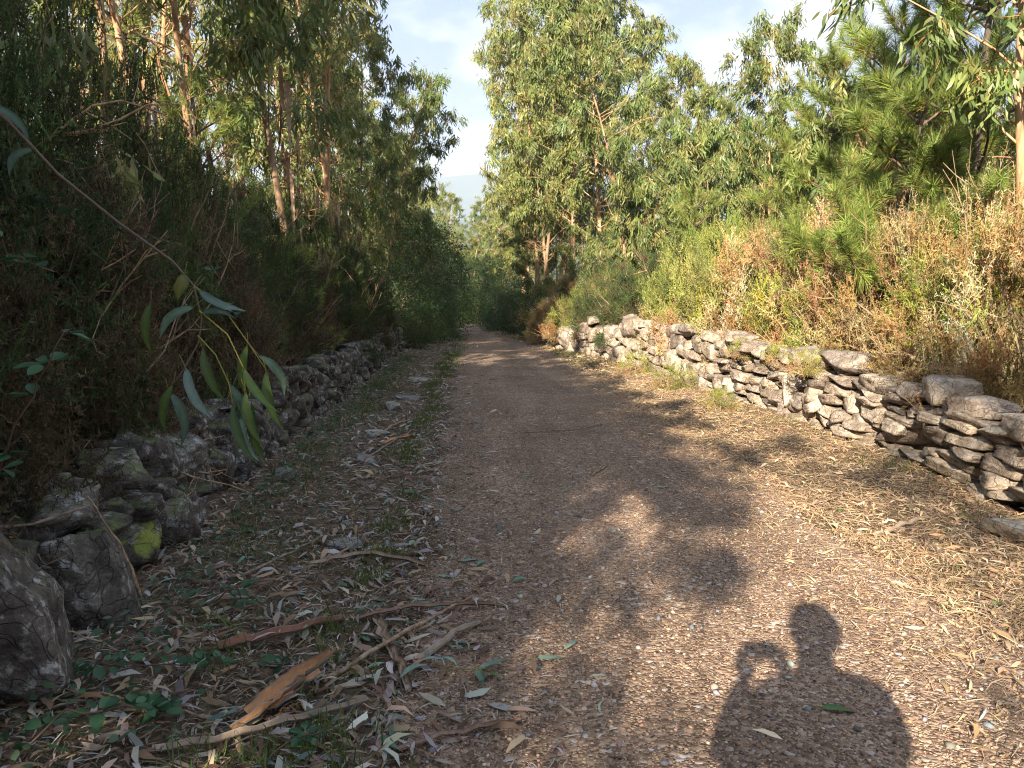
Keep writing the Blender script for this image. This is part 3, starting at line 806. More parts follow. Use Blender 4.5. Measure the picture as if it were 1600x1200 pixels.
for x, y, s, rz, k in [(-3.2, 26.0, 0.8, 0.2, 0), (-3.6, 21.8, 0.7, 1.2, 1), (-2.6, 32.0, 0.85, 2.2, 0), (-4.0, 16.2, 0.7, 3.4, 1), (-5.6, 12.2, 0.85, 2.9, 0), (-6.2, 10.0, 0.85, 0.9, 1), (-7.6, 11.5, 0.95, 1.9, 0)]:
    plant('eucalyptus_sapling', E_YOUNG[k], 'young bushy eucalyptus in the shade of the left wood', 'sapling', x, y, s, rz, GYL)

# the same wood goes on beside and behind the viewpoint: it shades the left side and most of the lane
GS = 'trees of the wood left of and behind the viewpoint'
for i, (x, y, s, sz) in enumerate([(-3.95, -6.1, 0.66, 0.95), (-5.2, -3.0, 0.9, 1.0), (-5.1, 0.0, 0.9, 1.05), (-5.4, 2.9, 0.9, 1.05), (-4.3, -4.3, 0.8, 0.9), (-3.85, -2.8, 0.8, 0.88), (-3.8, -1.2, 0.8, 0.9), (-4.0, 0.3, 0.8, 0.92), (-4.1, 1.8, 0.8, 0.95), (-4.2, 3.4, 0.85, 1.0), (-4.2, -5.2, 0.9, 0.96), (-3.6, -3.6, 0.9, 0.94), (-4.0, -2.0, 0.9, 0.98), (-3.6, -0.4, 0.9, 0.97), (-4.3, 1.0, 0.95, 1.02), (-3.9, 2.6, 0.95, 1.0), (-4.6, 4.2, 1.0, 1.1), (-4.6, 6.2, 1.0, 1.1), (-6.2, -4.0, 1.0, 1.1), (-6.2, -1.2, 1.0, 1.1), (-6.4, 1.8, 1.0, 1.15), (-6.6, 4.6, 1.0, 1.0)]):
    plant('eucalyptus_tree', E_SHADE, 'low-branched eucalyptus of the wood out of view on the left', 'tree', x, y, s, i * 1.3, GS, sz=sz * (0.88 if x > -5 else 0.8))

plant('eucalyptus_tree', E_POLE, 'slender eucalyptus behind the viewpoint that dapples the right verge', 'tree', -2.3, -9.2, 1.0, 0.7, GS)

# pines
for proto, x, y, s, rz, label in [
    (P_BIG, 6.15, 9.7, 1.12, 0.4, 'tall bright green pine with a dark bare trunk at the right'),
    (P_NEAR, 5.35, 9.9, 1.1, 1.3, 'young pine with long needles in front of the tall pine'),
    (P_BIG, 7.6, 13.8, 1.0, 2.0, 'pine with a dark trunk farther back left of the tall pine'),
    (P_YOUNG2, 6.5, 12.2, 0.95, 0.9, 'pale green pine between the dead gorse and the tall pine'),
    (P_YOUNG2, 5.3, 19.2, 0.85, 2.2, 'small pine behind the gorse below the bare orange trunk'),
    (P_YOUNG, 6.3, 14.2, 0.8, 3.3, 'small pine behind the pale dead gorse'),
    (P_YOUNG, -3.0, 16.0, 0.85, 0.3, 'young pine in the shade below the pale slim trunk'),
    (P_YOUNG2, -3.5, 11.6, 0.9, 1.9, 'young pine left of the pale slim trunk in the left wood'),
    (P_YOUNG, -2.6, 12.4, 0.55, 2.9, 'little dark pine leaning over the left wall'),
    (P_BIG, -5.6, 12.6, 1.1, 2.9, 'tall pine among the trunks at the upper left'),
    (P_BIG, 7.35, 12.4, 1.3, 1.1, 'tall pine rising against the sky left of the dark-trunked pine'),
    (P_BIG, 8.4, 13.2, 1.55, 3.0, 'tall pine filling the upper right corner'),
    (P_BIG, 6.9, 15.6, 1.0, 5.0, 'dark pine behind the pale dead gorse'),
    (P_BIG, 9.6, 10.8, 1.0, 4.0, 'pine at the right edge behind the tall pine'),
]:
    plant('pine_tree', proto, label, 'tree', x, y, s, rz, 'pines')

# broadleaf growth over the far end of the lane
for proto, x, y, s, rz, label in [
    (B_TREE, -1.9, 29.0, 1.05, 0.1, 'dark broad-leaved tree at the left of the far end of the lane'),
    (B_TREE, -1.6, 34.5, 1.1, 2.1, 'dark broad-leaved tree leaning towards the shaded tunnel'),
    (B_SHRUB, -2.2, 25.0, 1.0, 1.1, 'green broad-leaved shrub where the left wall ends'),
    (B_SHRUB, -1.7, 39.0, 1.1, 3.1, 'dark shrub closing the left side of the tunnel'),
    (B_SHRUB, 2.3, 38.0, 1.0, 0.6, 'dark shrub closing the right side of the tunnel'),
    (B_TREE, 2.3, 47.0, 0.9, 4.1, 'dark tree arching over the end of the lane from the right'),
    (B_TREE, -2.0, 47.0, 0.9, 5.1, 'dark tree arching over the end of the lane from the left'),
    (B_TREE, -1.6, 41.5, 1.05, 1.4, 'dark tree over the left edge of the shaded part of the lane'),
    (B_TREE, 2.0, 42.5, 0.95, 2.4, 'dark tree over the right edge of the shaded part of the lane'),
    (B_TREE, -1.3, 54.0, 1.1, 3.4, 'dark tree closing the lane from the left in the distance'),
    (B_TREE, 1.7, 55.0, 1.1, 0.4, 'dark tree closing the lane from the right in the distance'),
    (B_TREE, 0.2, 66.0, 1.3, 1.9, 'dark tree standing where the lane turns out of sight'),
    (B_SHRUB, -0.9, 62.0, 1.4, 0.9, 'low dark shrub at the left of the place where the lane turns out of sight'),
    (B_SHRUB, 1.0, 63.0, 1.4, 2.9, 'low dark shrub at the right of the place where the lane turns out of sight'),
    (B_SHRUB, 0.1, 70.0, 1.8, 3.9, 'big dark shrub behind the place where the lane turns out of sight'),
    (B_SHRUB, -1.9, 44.0, 1.1, 5.9, 'dark shrub along the left edge of the shaded lane'),
    (B_SHRUB, 2.1, 50.0, 1.1, 4.9, 'dark shrub along the right edge of the shaded lane'),
    (B_SHRUB, -1.9, 50.5, 1.1, 1.9, 'farther dark shrub along the left edge of the shaded lane'),
    (B_SHRUB, -1.55, 23.6, 0.55, 0.9, 'small bright shrub at the end of the left wall'),
    (B_SHRUB, -1.35, 27.2, 0.65, 1.9, 'low shrub on the left edge of the lane before the tunnel'),
    (B_SHRUB, -1.25, 31.5, 0.75, 2.4, 'shrub narrowing the lane from the left'),
    (B_SHRUB, -1.2, 36.5, 0.8, 3.4, 'shrub at the left of the tunnel mouth'),
    (B_SHRUB, 2.0, 34.0, 0.75, 3.9, 'shrub at the right of the tunnel mouth'),
    (B_SHRUB, 1.8, 44.0, 0.9, 2.9, 'shrub at the right inside the tunnel'),
    (B_SHRUB, 2.6, 29.5, 0.75, 4.6, 'low green shrub at the right edge of the lane past the wall'),
]:
    plant('broadleaf_tree' if proto is B_TREE else 'broadleaf_shrub', proto, label, 'tree' if proto is B_TREE else 'shrub', x, y, s, rz, 'broad-leaved growth at the far end')

# gorse behind the right wall, near to far
GG = 'gorse bushes behind the right wall'
for proto, x, y, s, sz, rz, label in [
    (G_MIX2, 5.07, 3.6, 1.10, 1.28, 0.2, 'brown and green gorse at the right edge nearest the viewer'),
    (G_MIX, 5.23, 6.9, 1.00, 1.62, 1.3, 'brown gorse with lime tips above the big capstone at the right'),
    (G_BROWN, 5.03, 7.7, 0.85, 0.90, 2.2, 'low dead brown gorse spilling over the wall at the right'),
    (G_MIX2, 5.50, 8.2, 1.10, 1.98, 3.0, 'yellow-tipped gorse under the tall pine'),
    (G_MIX, 5.23, 8.9, 1.00, 1.68, 4.0, 'mixed brown and green gorse behind the pale slab'),
    (G_DEAD, 5.43, 10.9, 1.40, 1.80, 0.8, 'tall pale dead gorse standing above the green bushes'),
    (G_MIX2, 5.28, 10.2, 1.05, 1.68, 5.1, 'gorse with many dead twigs below the pale dead bush'),
    (G_GREEN, 5.43, 11.9, 1.10, 1.86, 0.6, 'rounded green gorse left of the pale dead bush'),
    (G_MIX, 4.95, 13.2, 1.10, 1.80, 1.9, 'green and brown gorse half way along the wall'),
    (G_GREEN, 4.95, 14.8, 1.15, 1.92, 2.9, 'tall green gorse where the wall starts to bend'),
    (G_GREEN, 4.70, 16.6, 1.15, 1.92, 4.1, 'green gorse at the bend of the wall'),
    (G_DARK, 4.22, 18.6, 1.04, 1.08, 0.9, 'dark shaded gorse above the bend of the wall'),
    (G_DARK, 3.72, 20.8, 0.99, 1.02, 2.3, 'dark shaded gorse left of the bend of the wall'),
    (G_GREEN, 3.32, 23.2, 0.99, 1.14, 3.2, 'gorse at the far end of the right wall'),
    (G_MIX, 2.90, 25.8, 0.94, 1.08, 4.4, 'gorse past the far end of the right wall'),
    (G_GREEN, 6.52, 12.6, 1.32, 1.94, 5.0, 'large green gorse in the second row behind the dead bush'),
    (G_GREEN, 6.32, 15.8, 1.32, 2.03, 0.4, 'large green gorse in the second row near the bend'),
    (G_GREEN, 5.82, 18.6, 1.32, 1.56, 1.4, 'large green gorse behind the dark bushes'),
    (G_MIX, 6.72, 9.8, 1.32, 1.94, 2.4, 'gorse in the second row below the pine trunk'),
    (G_MIX, 7.02, 7.0, 1.32, 1.94, 3.4, 'gorse in the second row at the right edge'),
    (G_MIX2, 6.72, 4.6, 1.21, 1.49, 4.4, 'brown gorse in the second row at the right edge'),
    (G_GREEN, 8.02, 11.6, 1.32, 1.94, 5.4, 'gorse in the third row between the pines'),
    (G_GREEN, 8.12, 15.0, 1.43, 2.11, 0.3, 'gorse in the third row left of the pines'),
    (G_GREEN, 4.72, 21.4, 1.10, 1.32, 1.0, 'gorse at the foot of the bare orange trunk'),
    (G_MIX, 4.20, 24.6, 1.10, 1.44, 2.0, 'gorse under the tall eucalyptus clump'),
    (G_GREEN, 7.00, 17.6, 1.50, 2.28, 2.6, 'tall green gorse in the third row near the bend'),
    (G_GREEN, 7.40, 13.2, 1.50, 2.28, 3.6, 'tall green gorse in the third row behind the dead bush'),
    (G_MIX, 7.60, 9.4, 1.50, 2.28, 4.6, 'tall gorse in the third row behind the tall pine'),
    (G_GREEN, 6.10, 21.2, 1.50, 1.90, 5.6, 'tall green gorse in the third row behind the bare orange trunk'),
    (G_GREEN, 5.30, 25.0, 1.50, 1.80, 0.6, 'tall green gorse under the right of the clump'),
    (G_MIX, 4.10, 28.0, 1.40, 1.70, 1.6, 'tall gorse under the middle of the clump'),
    (G_GREEN, 3.30, 31.5, 1.20, 1.50, 2.6, 'gorse under the left of the clump'),
    (G_GREEN, 9.00, 18.5, 1.60, 2.00, 3.6, 'tall gorse far back between clump and pines'),
    (G_GREEN, 9.40, 15.0, 1.60, 2.40, 4.6, 'tall gorse far back behind the pines'),
]:
    plant('gorse_bush', proto, label, 'gorse', x, y, s, rz, GG, sz=sz)

GD = 'dark gorse bushes behind the left wall'
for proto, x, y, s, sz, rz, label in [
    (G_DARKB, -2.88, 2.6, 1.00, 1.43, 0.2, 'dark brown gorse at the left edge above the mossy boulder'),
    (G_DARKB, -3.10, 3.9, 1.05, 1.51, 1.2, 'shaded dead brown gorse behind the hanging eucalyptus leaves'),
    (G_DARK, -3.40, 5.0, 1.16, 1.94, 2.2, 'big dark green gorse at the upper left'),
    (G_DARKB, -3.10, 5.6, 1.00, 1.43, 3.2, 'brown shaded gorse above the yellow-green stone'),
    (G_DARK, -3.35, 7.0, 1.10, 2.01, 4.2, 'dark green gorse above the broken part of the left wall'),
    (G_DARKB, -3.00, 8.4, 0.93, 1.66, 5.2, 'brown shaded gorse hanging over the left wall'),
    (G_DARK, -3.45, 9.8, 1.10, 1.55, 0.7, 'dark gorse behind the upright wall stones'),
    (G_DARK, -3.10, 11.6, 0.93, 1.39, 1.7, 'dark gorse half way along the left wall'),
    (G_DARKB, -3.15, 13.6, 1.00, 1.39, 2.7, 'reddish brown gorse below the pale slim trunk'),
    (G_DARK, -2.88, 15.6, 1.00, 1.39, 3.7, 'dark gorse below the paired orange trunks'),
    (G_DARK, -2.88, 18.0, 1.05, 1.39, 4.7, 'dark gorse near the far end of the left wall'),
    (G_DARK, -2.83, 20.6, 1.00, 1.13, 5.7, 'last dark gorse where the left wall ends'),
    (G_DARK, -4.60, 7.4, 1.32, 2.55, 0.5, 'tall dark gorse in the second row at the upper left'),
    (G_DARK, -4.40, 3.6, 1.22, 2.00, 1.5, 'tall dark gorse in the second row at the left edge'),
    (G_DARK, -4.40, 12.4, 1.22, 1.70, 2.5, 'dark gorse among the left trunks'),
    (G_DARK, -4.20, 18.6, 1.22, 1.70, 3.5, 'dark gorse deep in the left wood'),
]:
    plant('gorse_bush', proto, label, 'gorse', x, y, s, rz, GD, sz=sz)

for x, y, s, rz, label in [(3.85, 8.9, 0.42, 0.4, 'small green gorse sprig growing on top of the pale slab'), (3.95, 9.9, 0.4, 2.4, 'small gorse tuft on the wall top left of the pale slab'), (3.9, 11.2, 0.4, 1.4, 'small feathery tuft on the wall top half way along')]:
    thing('gorse_sprig', label, 'gorse', G_SMALL, at(x, y, 0.62), (0, 0, rz), s, 'gorse sprigs on the wall top')
for x, y, s, rz, label in [(3.3, 12.6, 0.7, 0.4, 'low green tuft at the foot of the right wall half way along'), (3.2, 15.2, 0.7, 1.4, 'low green tuft at the foot of the right wall near the bend'), (3.35, 10.2, 0.5, 2.4, 'low green tuft at the foot of the right wall under the pale slab')]:
    thing('low_shrub', label, 'shrub', G_SMALL, at(x, y), (0, 0, rz), s, 'low tufts at the foot of the right wall')

# ------------------------------------------------------------------ dry stone walls
def make_stone(seed, flat=1.0, sub=4, ncut=13, rough=1.0, lo=0.74):
    rng = np.random.RandomState(seed)
    bm = bmesh.new(); bmesh.ops.create_icosphere(bm, subdivisions=sub, radius=1.0)
    Vd = np.array([v.co[:] for v in bm.verts]); T = np.array([[v.index for v in f.verts] for f in bm.faces]); bm.free()
    nrm = [np.array(a, float) for a in ((1, 0, 0), (-1, 0, 0), (0, 1, 0), (0, -1, 0), (0, 0, 1), (0, 0, -1))]
    nrm = [norm(a + 0.24 * rng.normal(size=3)) for a in nrm] + list(norm(rng.normal(size=(ncut - 6, 3))))
    off = np.array([0.78] * 6 + list(rng.uniform(lo, 1.1, ncut - 6)))
    dots = Vd @ np.array(nrm).T
    rr = np.where(dots > 0.05, off[None] / np.maximum(dots, 0.05), 9)
    k = 60.0
    r = -np.log(np.exp(-k * rr).sum(1)) / k
    P = Vd * r[:, None]
    disp = np.array([mnoise.fractal(Vector(p * 1.7 + seed), 0.9, 2.1, 5) for p in P])
    lay = np.array([mnoise.noise(Vector((p[0] * 0.9 + seed, p[1] * 0.9, p[2] * 6.5))) for p in P])
    P = P + Vd * rough * (0.05 * disp + 0.035 * lay)[:, None]
    lo, hi = P.min(0), P.max(0)
    P = (P - (lo + hi) / 2) / (hi - lo)
    return P, T

STONE_GEO = [make_stone(100 + i, ncut=14 + i % 6) for i in range(14)] + [make_stone(150 + i, ncut=20 + i % 3, rough=1.9, lo=0.6) for i in range(6)]
STONES = {}
def stone_mesh(i, mat):
    key = (i % 20, mat)
    if key not in STONES:
        P, T = STONE_GEO[i % 20]
        me = mesh_np('stone', P, T, None, M[mat], False)
        STONES[key] = me
    return STONES[key]

def lay_wall(root, rng, y0, y1, xf, hf, lmin, lmax, hmin, hmax, mat, thick, side, upright=0.0, base=-0.06, tilt=0.1):
    """courses of stones, each its own object; side = +1 when the lane lies at smaller x"""
    rx, ry, rzz = root.location
    z = base; n = 0
    while z < 1.1:
        ch = rng.uniform(hmin, hmax)
        y = y0 + rng.uniform(-0.2, 0.1)
        while y < y1:
            ln = rng.uniform(lmin, lmax); hh = ch * rng.uniform(0.8, 1.3)
            big = rng.rand() < 0.10
            if big: ln *= 1.35; hh *= 1.5
            up = rng.rand() < upright
            if up: ln, hh = hh * 1.1, ln * 0.8
            yc = y + ln / 2
            if z + hh * 0.55 < hf(yc):
                x0, x1 = float(xf(yc - 0.2)), float(xf(yc + 0.2))
                ang = math.atan2(-(x1 - x0), 0.4)
                dep = thick * rng.uniform(0.75, 1.1)
                proud = rng.normal() * 0.028
                xc = float(xf(yc)) + side * (dep / 2 + proud + 0.10 * max(0, z))
                gzv = gzf(float(xf(yc)) - side * 0.15, yc)
                slope = -0.1 if yc < 22 else -0.14
                o = obj('stone', stone_mesh(rng.randint(14), mat), root,
                        (xc - rx, yc - ry, gzv + z + hh / 2 - rzz),
                        (math.atan(slope) + rng.normal() * tilt, rng.normal() * 0.07, ang + rng.normal() * 0.10),
                        (dep, ln * 1.1, hh * 1.1))
                n += 1
            y += ln * 0.97
        z += ch * 0.93
    return n

def wall_core(root, y0, y1, xf, hf, t0, t1, side, mat):
    rx, ry, rzz = root.location
    ys = np.arange(y0, y1, 0.25); mb = MB()
    V = []
    for y in ys:
        x = float(xf(y)); g = gzf(x - side * 0.15, y); h = hf(y) * 0.86
        V += [(x + side * t0, y, g - 0.3), (x + side * (t0 + 0.03), y, g + h), (x + side * t1, y, g + h), (x + side * t1, y, g - 0.3)]
    V = np.array(V) - np.array([rx, ry, rzz]); T = []
    for i in range(len(ys) - 1):
        for j in range(3):
            a = i * 4 + j; b = a + 4
            T += [(a, b, b + 1), (a, b + 1, a + 1)]
    T += [(0, 1, 2), (0, 2, 3)]
    e = (len(ys) - 1) * 4; T += [(e, e + 2, e + 1), (e, e + 3, e + 2)]
    mb.add(V, T)
    o = obj('earth_core', mb.build('earth_core', M['ground']), root)

rngw = np.random.RandomState(7)
hR = lambda y: float(np.interp(y, [2, 5, 6.5, 9, 12, 16, 19, 23], [0.58, 0.56, 0.60, 0.72, 0.84, 0.90, 0.84, 0.7])) + 0.05 * math.sin(y * 2.3) + 0.03 * math.sin(y * 5.1)
rw = thing('dry_stone_wall', 'sunlit dry stone wall of warm schist along the right side of the lane', 'wall', [], at(3.8, 10))
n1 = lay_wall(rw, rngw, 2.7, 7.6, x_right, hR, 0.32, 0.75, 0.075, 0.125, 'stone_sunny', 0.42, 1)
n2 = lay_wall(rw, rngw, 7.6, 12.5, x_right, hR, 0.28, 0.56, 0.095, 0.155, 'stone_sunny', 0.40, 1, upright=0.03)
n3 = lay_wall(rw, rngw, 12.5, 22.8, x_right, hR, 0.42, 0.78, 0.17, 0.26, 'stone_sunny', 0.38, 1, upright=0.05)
wall_core(rw, 2.9, 22.6, x_right, hR, 0.20, 0.55, 1, 'stone_sunny')
# big capstones
for (y, ln, hh, dep, mi, dz, rx_) in [(4.15, 0.95, 0.17, 0.62, 2, 0.03, -0.12), (5.15, 0.75, 0.2, 0.6, 5, 0.02, -0.08), (6.0, 0.45, 0.2, 0.5, 7, 0.0, -0.2), (6.55, 0.4, 0.26, 0.45, 1, 0.02, -0.1), (7.05, 0.42, 0.2, 0.5, 9, 0.0, 0.05), (7.7, 0.5, 0.24, 0.5, 4, 0.0, -0.1), (8.55, 0.95, 0.26, 0.62, 3, 0.04, -0.06), (9.5, 0.5, 0.26, 0.5, 11, 0.02, 0.1), (10.1, 0.5, 0.2, 0.5, 6, 0.0, -0.1), (10.9, 0.6, 0.16, 0.5, 8, 0.0, 0.0), (11.8, 0.5, 0.16, 0.5, 10, 0.0, 0.0), (12.7, 0.6, 0.18, 0.5, 12, 0.0, 0.0), (13.8, 0.55, 0.16, 0.5, 0, 0.0, 0.0), (15.2, 0.5, 0.15, 0.5, 13, 0.0, 0.0), (16.4, 0.55, 0.16, 0.45, 5, 0.0, 0.0)]:
    x = float(x_right(y)) + dep / 2 + 0.02; g = gzf(float(x_right(y)) - 0.15, y)
    obj('capstone', stone_mesh(mi, 'stone_sunny'), rw, (x - rw.location.x, y - rw.location.y, g + hR(y) + dz - rw.location.z), (rx_, 0.05, rngw.normal() * 0.15), (dep, ln, hh))

hL = lambda y: float(np.interp(y, [2, 4.8, 5.4, 6.0, 7, 9, 12, 16, 20, 23], [0.5, 0.5, 0.35, 0.15, 0.5, 0.62, 0.66, 0.6, 0.55, 0.5])) + 0.07 * math.sin(y * 2.9)
lw = thing('dry_stone_wall', 'shaded, half collapsed mossy stone wall along the left side of the lane', 'wall', [], at(-1.9, 8))
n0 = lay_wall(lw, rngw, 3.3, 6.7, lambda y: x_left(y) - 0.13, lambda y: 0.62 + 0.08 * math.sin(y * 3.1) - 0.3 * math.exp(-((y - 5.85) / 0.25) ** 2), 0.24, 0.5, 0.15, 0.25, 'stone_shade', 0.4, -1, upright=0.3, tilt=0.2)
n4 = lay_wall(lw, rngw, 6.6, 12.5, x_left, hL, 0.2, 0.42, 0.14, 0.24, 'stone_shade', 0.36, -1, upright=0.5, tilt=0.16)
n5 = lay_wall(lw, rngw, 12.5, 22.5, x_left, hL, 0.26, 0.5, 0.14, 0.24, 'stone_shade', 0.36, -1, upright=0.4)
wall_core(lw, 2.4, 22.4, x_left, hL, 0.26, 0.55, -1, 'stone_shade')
lx, ly, lz = lw.location
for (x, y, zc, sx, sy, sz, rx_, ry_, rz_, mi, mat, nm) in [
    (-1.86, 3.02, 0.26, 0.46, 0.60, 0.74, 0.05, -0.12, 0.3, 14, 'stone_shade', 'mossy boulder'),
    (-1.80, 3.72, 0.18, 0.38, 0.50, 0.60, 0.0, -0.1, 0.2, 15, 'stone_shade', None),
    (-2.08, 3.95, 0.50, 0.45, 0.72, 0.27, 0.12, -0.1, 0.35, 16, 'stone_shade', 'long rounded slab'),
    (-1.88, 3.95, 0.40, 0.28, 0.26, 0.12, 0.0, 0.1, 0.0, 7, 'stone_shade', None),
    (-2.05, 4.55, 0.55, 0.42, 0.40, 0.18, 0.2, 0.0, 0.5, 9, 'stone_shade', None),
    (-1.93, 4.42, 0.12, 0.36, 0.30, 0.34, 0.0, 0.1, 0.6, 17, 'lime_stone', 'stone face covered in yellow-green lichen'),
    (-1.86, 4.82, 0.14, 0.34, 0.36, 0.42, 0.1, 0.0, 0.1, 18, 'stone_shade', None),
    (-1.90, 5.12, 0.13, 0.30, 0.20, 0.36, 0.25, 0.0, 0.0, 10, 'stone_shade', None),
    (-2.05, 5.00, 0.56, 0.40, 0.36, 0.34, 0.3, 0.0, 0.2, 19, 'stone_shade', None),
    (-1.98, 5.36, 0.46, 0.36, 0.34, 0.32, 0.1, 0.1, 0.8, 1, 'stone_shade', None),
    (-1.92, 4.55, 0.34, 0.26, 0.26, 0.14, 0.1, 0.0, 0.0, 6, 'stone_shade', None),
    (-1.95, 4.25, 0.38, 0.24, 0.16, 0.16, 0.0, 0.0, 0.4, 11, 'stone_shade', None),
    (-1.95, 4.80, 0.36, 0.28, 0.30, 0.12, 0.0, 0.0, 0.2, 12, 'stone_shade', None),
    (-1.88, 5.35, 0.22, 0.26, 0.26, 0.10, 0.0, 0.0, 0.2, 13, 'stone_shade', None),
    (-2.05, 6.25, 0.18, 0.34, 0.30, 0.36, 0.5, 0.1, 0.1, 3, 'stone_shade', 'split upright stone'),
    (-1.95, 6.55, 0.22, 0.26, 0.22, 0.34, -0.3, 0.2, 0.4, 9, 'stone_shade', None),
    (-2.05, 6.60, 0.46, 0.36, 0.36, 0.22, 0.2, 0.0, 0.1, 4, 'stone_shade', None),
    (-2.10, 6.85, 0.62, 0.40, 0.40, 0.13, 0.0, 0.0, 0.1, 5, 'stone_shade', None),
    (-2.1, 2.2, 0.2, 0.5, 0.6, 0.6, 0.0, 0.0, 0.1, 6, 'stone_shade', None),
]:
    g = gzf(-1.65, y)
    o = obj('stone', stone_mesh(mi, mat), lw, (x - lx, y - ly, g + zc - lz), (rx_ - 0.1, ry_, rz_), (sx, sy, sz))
    if nm: o['label'] = nm


# ------------------------------------------------------------------ gravel, litter, grass (nobody could count them)
def pebbles(seed, n, near_only, rmin, rmax, pal):
    rng = np.random.RandomState(seed)
    y = 1.7 + (rng.rand(n) ** 1.7) * (9.0 if near_only else 14.0)
    u = rng.uniform(-1.02, 1.05, n)
    x = x_path(y) + u * w_path(y)
    bm = bmesh.new(); bmesh.ops.create_icosphere(bm, subdivisions=1, radius=1.0)
    Vd = np.array([v.co[:] for v in bm.verts]); T0 = np.array([[v.index for v in f.verts] for f in bm.faces]); bm.free()
    r = rmin + (rmax - rmin) * rng.rand(n) ** 3.2
    a = rng.rand(n) * 6.283
    sc = np.stack([r * rng.uniform(0.8, 1.5, n), r * rng.uniform(0.7, 1.1, n), r * rng.uniform(0.35, 0.75, n)], 1)
    V = Vd[None] * (1 + 0.24 * rng.normal(size=(n, len(Vd), 1))) * sc[:, None, :]
    ca, sa = np.cos(a)[:, None], np.sin(a)[:, None]
    X = V[..., 0] * ca - V[..., 1] * sa; Y = V[..., 0] * sa + V[..., 1] * ca
    z = gz(x, y) + 0.012 + sc[:, 2] * 0.45
    V = np.stack([X + x[:, None], Y + y[:, None], V[..., 2] + z[:, None]], -1).reshape(-1, 3)
    T = (T0[None] + (np.arange(n) * len(Vd))[:, None, None]).reshape(-1, 3)
    C = np.repeat(pick(rng, pal, n, 0.25), len(Vd), axis=0)
    return V, T, C
PEB = [(0.307, 0.218, 0.160), (0.384, 0.282, 0.211), (0.218, 0.147, 0.109), (0.461, 0.371, 0.282), (0.282, 0.205, 0.154), (0.166, 0.122, 0.096), (0.358, 0.256, 0.192)]
PEB2 = [(0.27, 0.28, 0.30), (0.32, 0.32, 0.32), (0.22, 0.23, 0.25), (0.30, 0.24, 0.19), (0.42, 0.39, 0.35), (0.2, 0.18, 0.17)]
mb = MB()
mb.add(*pebbles(1, 28000, True, 0.003, 0.0095, [(r, g * 0.92, b * 0.82) for r, g, b in PEB]))
mb.add(*pebbles(2, 650, True, 0.006, 0.02, PEB2))
tag(obj('gravel', mb.build('gravel', M['pebble'])), 'loose pink and grey gravel lying on the lane', 'gravel', kind='stuff')

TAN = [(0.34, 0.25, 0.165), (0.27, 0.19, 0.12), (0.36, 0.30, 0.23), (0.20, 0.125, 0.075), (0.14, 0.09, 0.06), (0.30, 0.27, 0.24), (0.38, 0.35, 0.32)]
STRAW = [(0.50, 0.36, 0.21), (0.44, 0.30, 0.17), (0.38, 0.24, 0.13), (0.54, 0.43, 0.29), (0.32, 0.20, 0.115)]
BLUEG = [(0.13, 0.20, 0.16), (0.16, 0.24, 0.19), (0.10, 0.16, 0.11)]
def scatter_leaves(seed, n, xf, y0, y1, ypow, lmin, lmax, aspect, pal, lift=0.02, flat=0.35):
    rng = np.random.RandomState(seed)
    y = y0 + (y1 - y0) * rng.rand(n) ** ypow
    x = xf(y, rng)
    z = gz(x, y) + 0.006 + lift * rng.rand(n) ** 2
    a = rng.rand(n) * 6.283
    D = np.stack([np.cos(a), np.sin(a), 0.12 * rng.normal(size=n)], 1)
    N = np.stack([flat * rng.normal(size=n), flat * rng.normal(size=n), np.ones(n)], 1)
    Ln = rng.uniform(lmin, lmax, n)
    return leaf_geo(np.stack([x, y, z], 1), D, N, Ln, Ln * aspect * rng.uniform(0.7, 1.3, n), pick(rng, pal, n, 0.25), rng.normal(0, 0.18, n), rng.uniform(-0.05, 0.3, n), rng.uniform(-0.5, 0.5, n))

def left_verge(y, rng):
    n = len(y); u = rng.rand(n)
    edge = x_path(y) - w_path(y)
    return np.where(rng.rand(n) < 0.86, x_left(y) - 0.08 + (edge - x_left(y) + 0.15) * u, edge + np.abs(rng.normal(size=n)) * 0.35)
def right_verge(y, rng):
    n = len(y)
    edge = x_path(y) + w_path(y)
    return np.where(rng.rand(n) < 0.85, edge - 0.1 + (x_right(y) - edge + 0.1) * rng.rand(n), edge - np.abs(rng.normal(size=n)) * 0.4)
def whole_path(y, rng):
    return x_path(y) + w_path(y) * rng.uniform(-1, 1, len(y))
mb = MB()
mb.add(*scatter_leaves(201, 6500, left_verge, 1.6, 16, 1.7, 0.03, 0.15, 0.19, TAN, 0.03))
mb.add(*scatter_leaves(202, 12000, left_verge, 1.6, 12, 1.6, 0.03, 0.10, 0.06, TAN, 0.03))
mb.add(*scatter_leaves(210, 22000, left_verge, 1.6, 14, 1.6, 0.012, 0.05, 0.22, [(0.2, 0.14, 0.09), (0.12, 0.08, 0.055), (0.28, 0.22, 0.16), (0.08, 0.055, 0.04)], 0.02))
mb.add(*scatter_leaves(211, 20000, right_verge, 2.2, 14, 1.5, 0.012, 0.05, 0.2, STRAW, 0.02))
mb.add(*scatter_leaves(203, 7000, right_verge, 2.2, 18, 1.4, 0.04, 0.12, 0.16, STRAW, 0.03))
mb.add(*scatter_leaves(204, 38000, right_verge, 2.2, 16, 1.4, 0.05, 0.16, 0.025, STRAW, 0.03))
mb.add(*scatter_leaves(205, 500, left_verge, 1.8, 14, 1.5, 0.06, 0.13, 0.2, BLUEG, 0.03))
mb.add(*scatter_leaves(206, 700, whole_path, 1.8, 20, 1.3, 0.03, 0.09, 0.12, TAN, 0.01))
mb.add(*scatter_leaves(207, 1800, whole_path, 1.8, 16, 1.4, 0.02, 0.08, 0.03, [(0.1, 0.07, 0.05), (0.2, 0.13, 0.08)], 0.006))
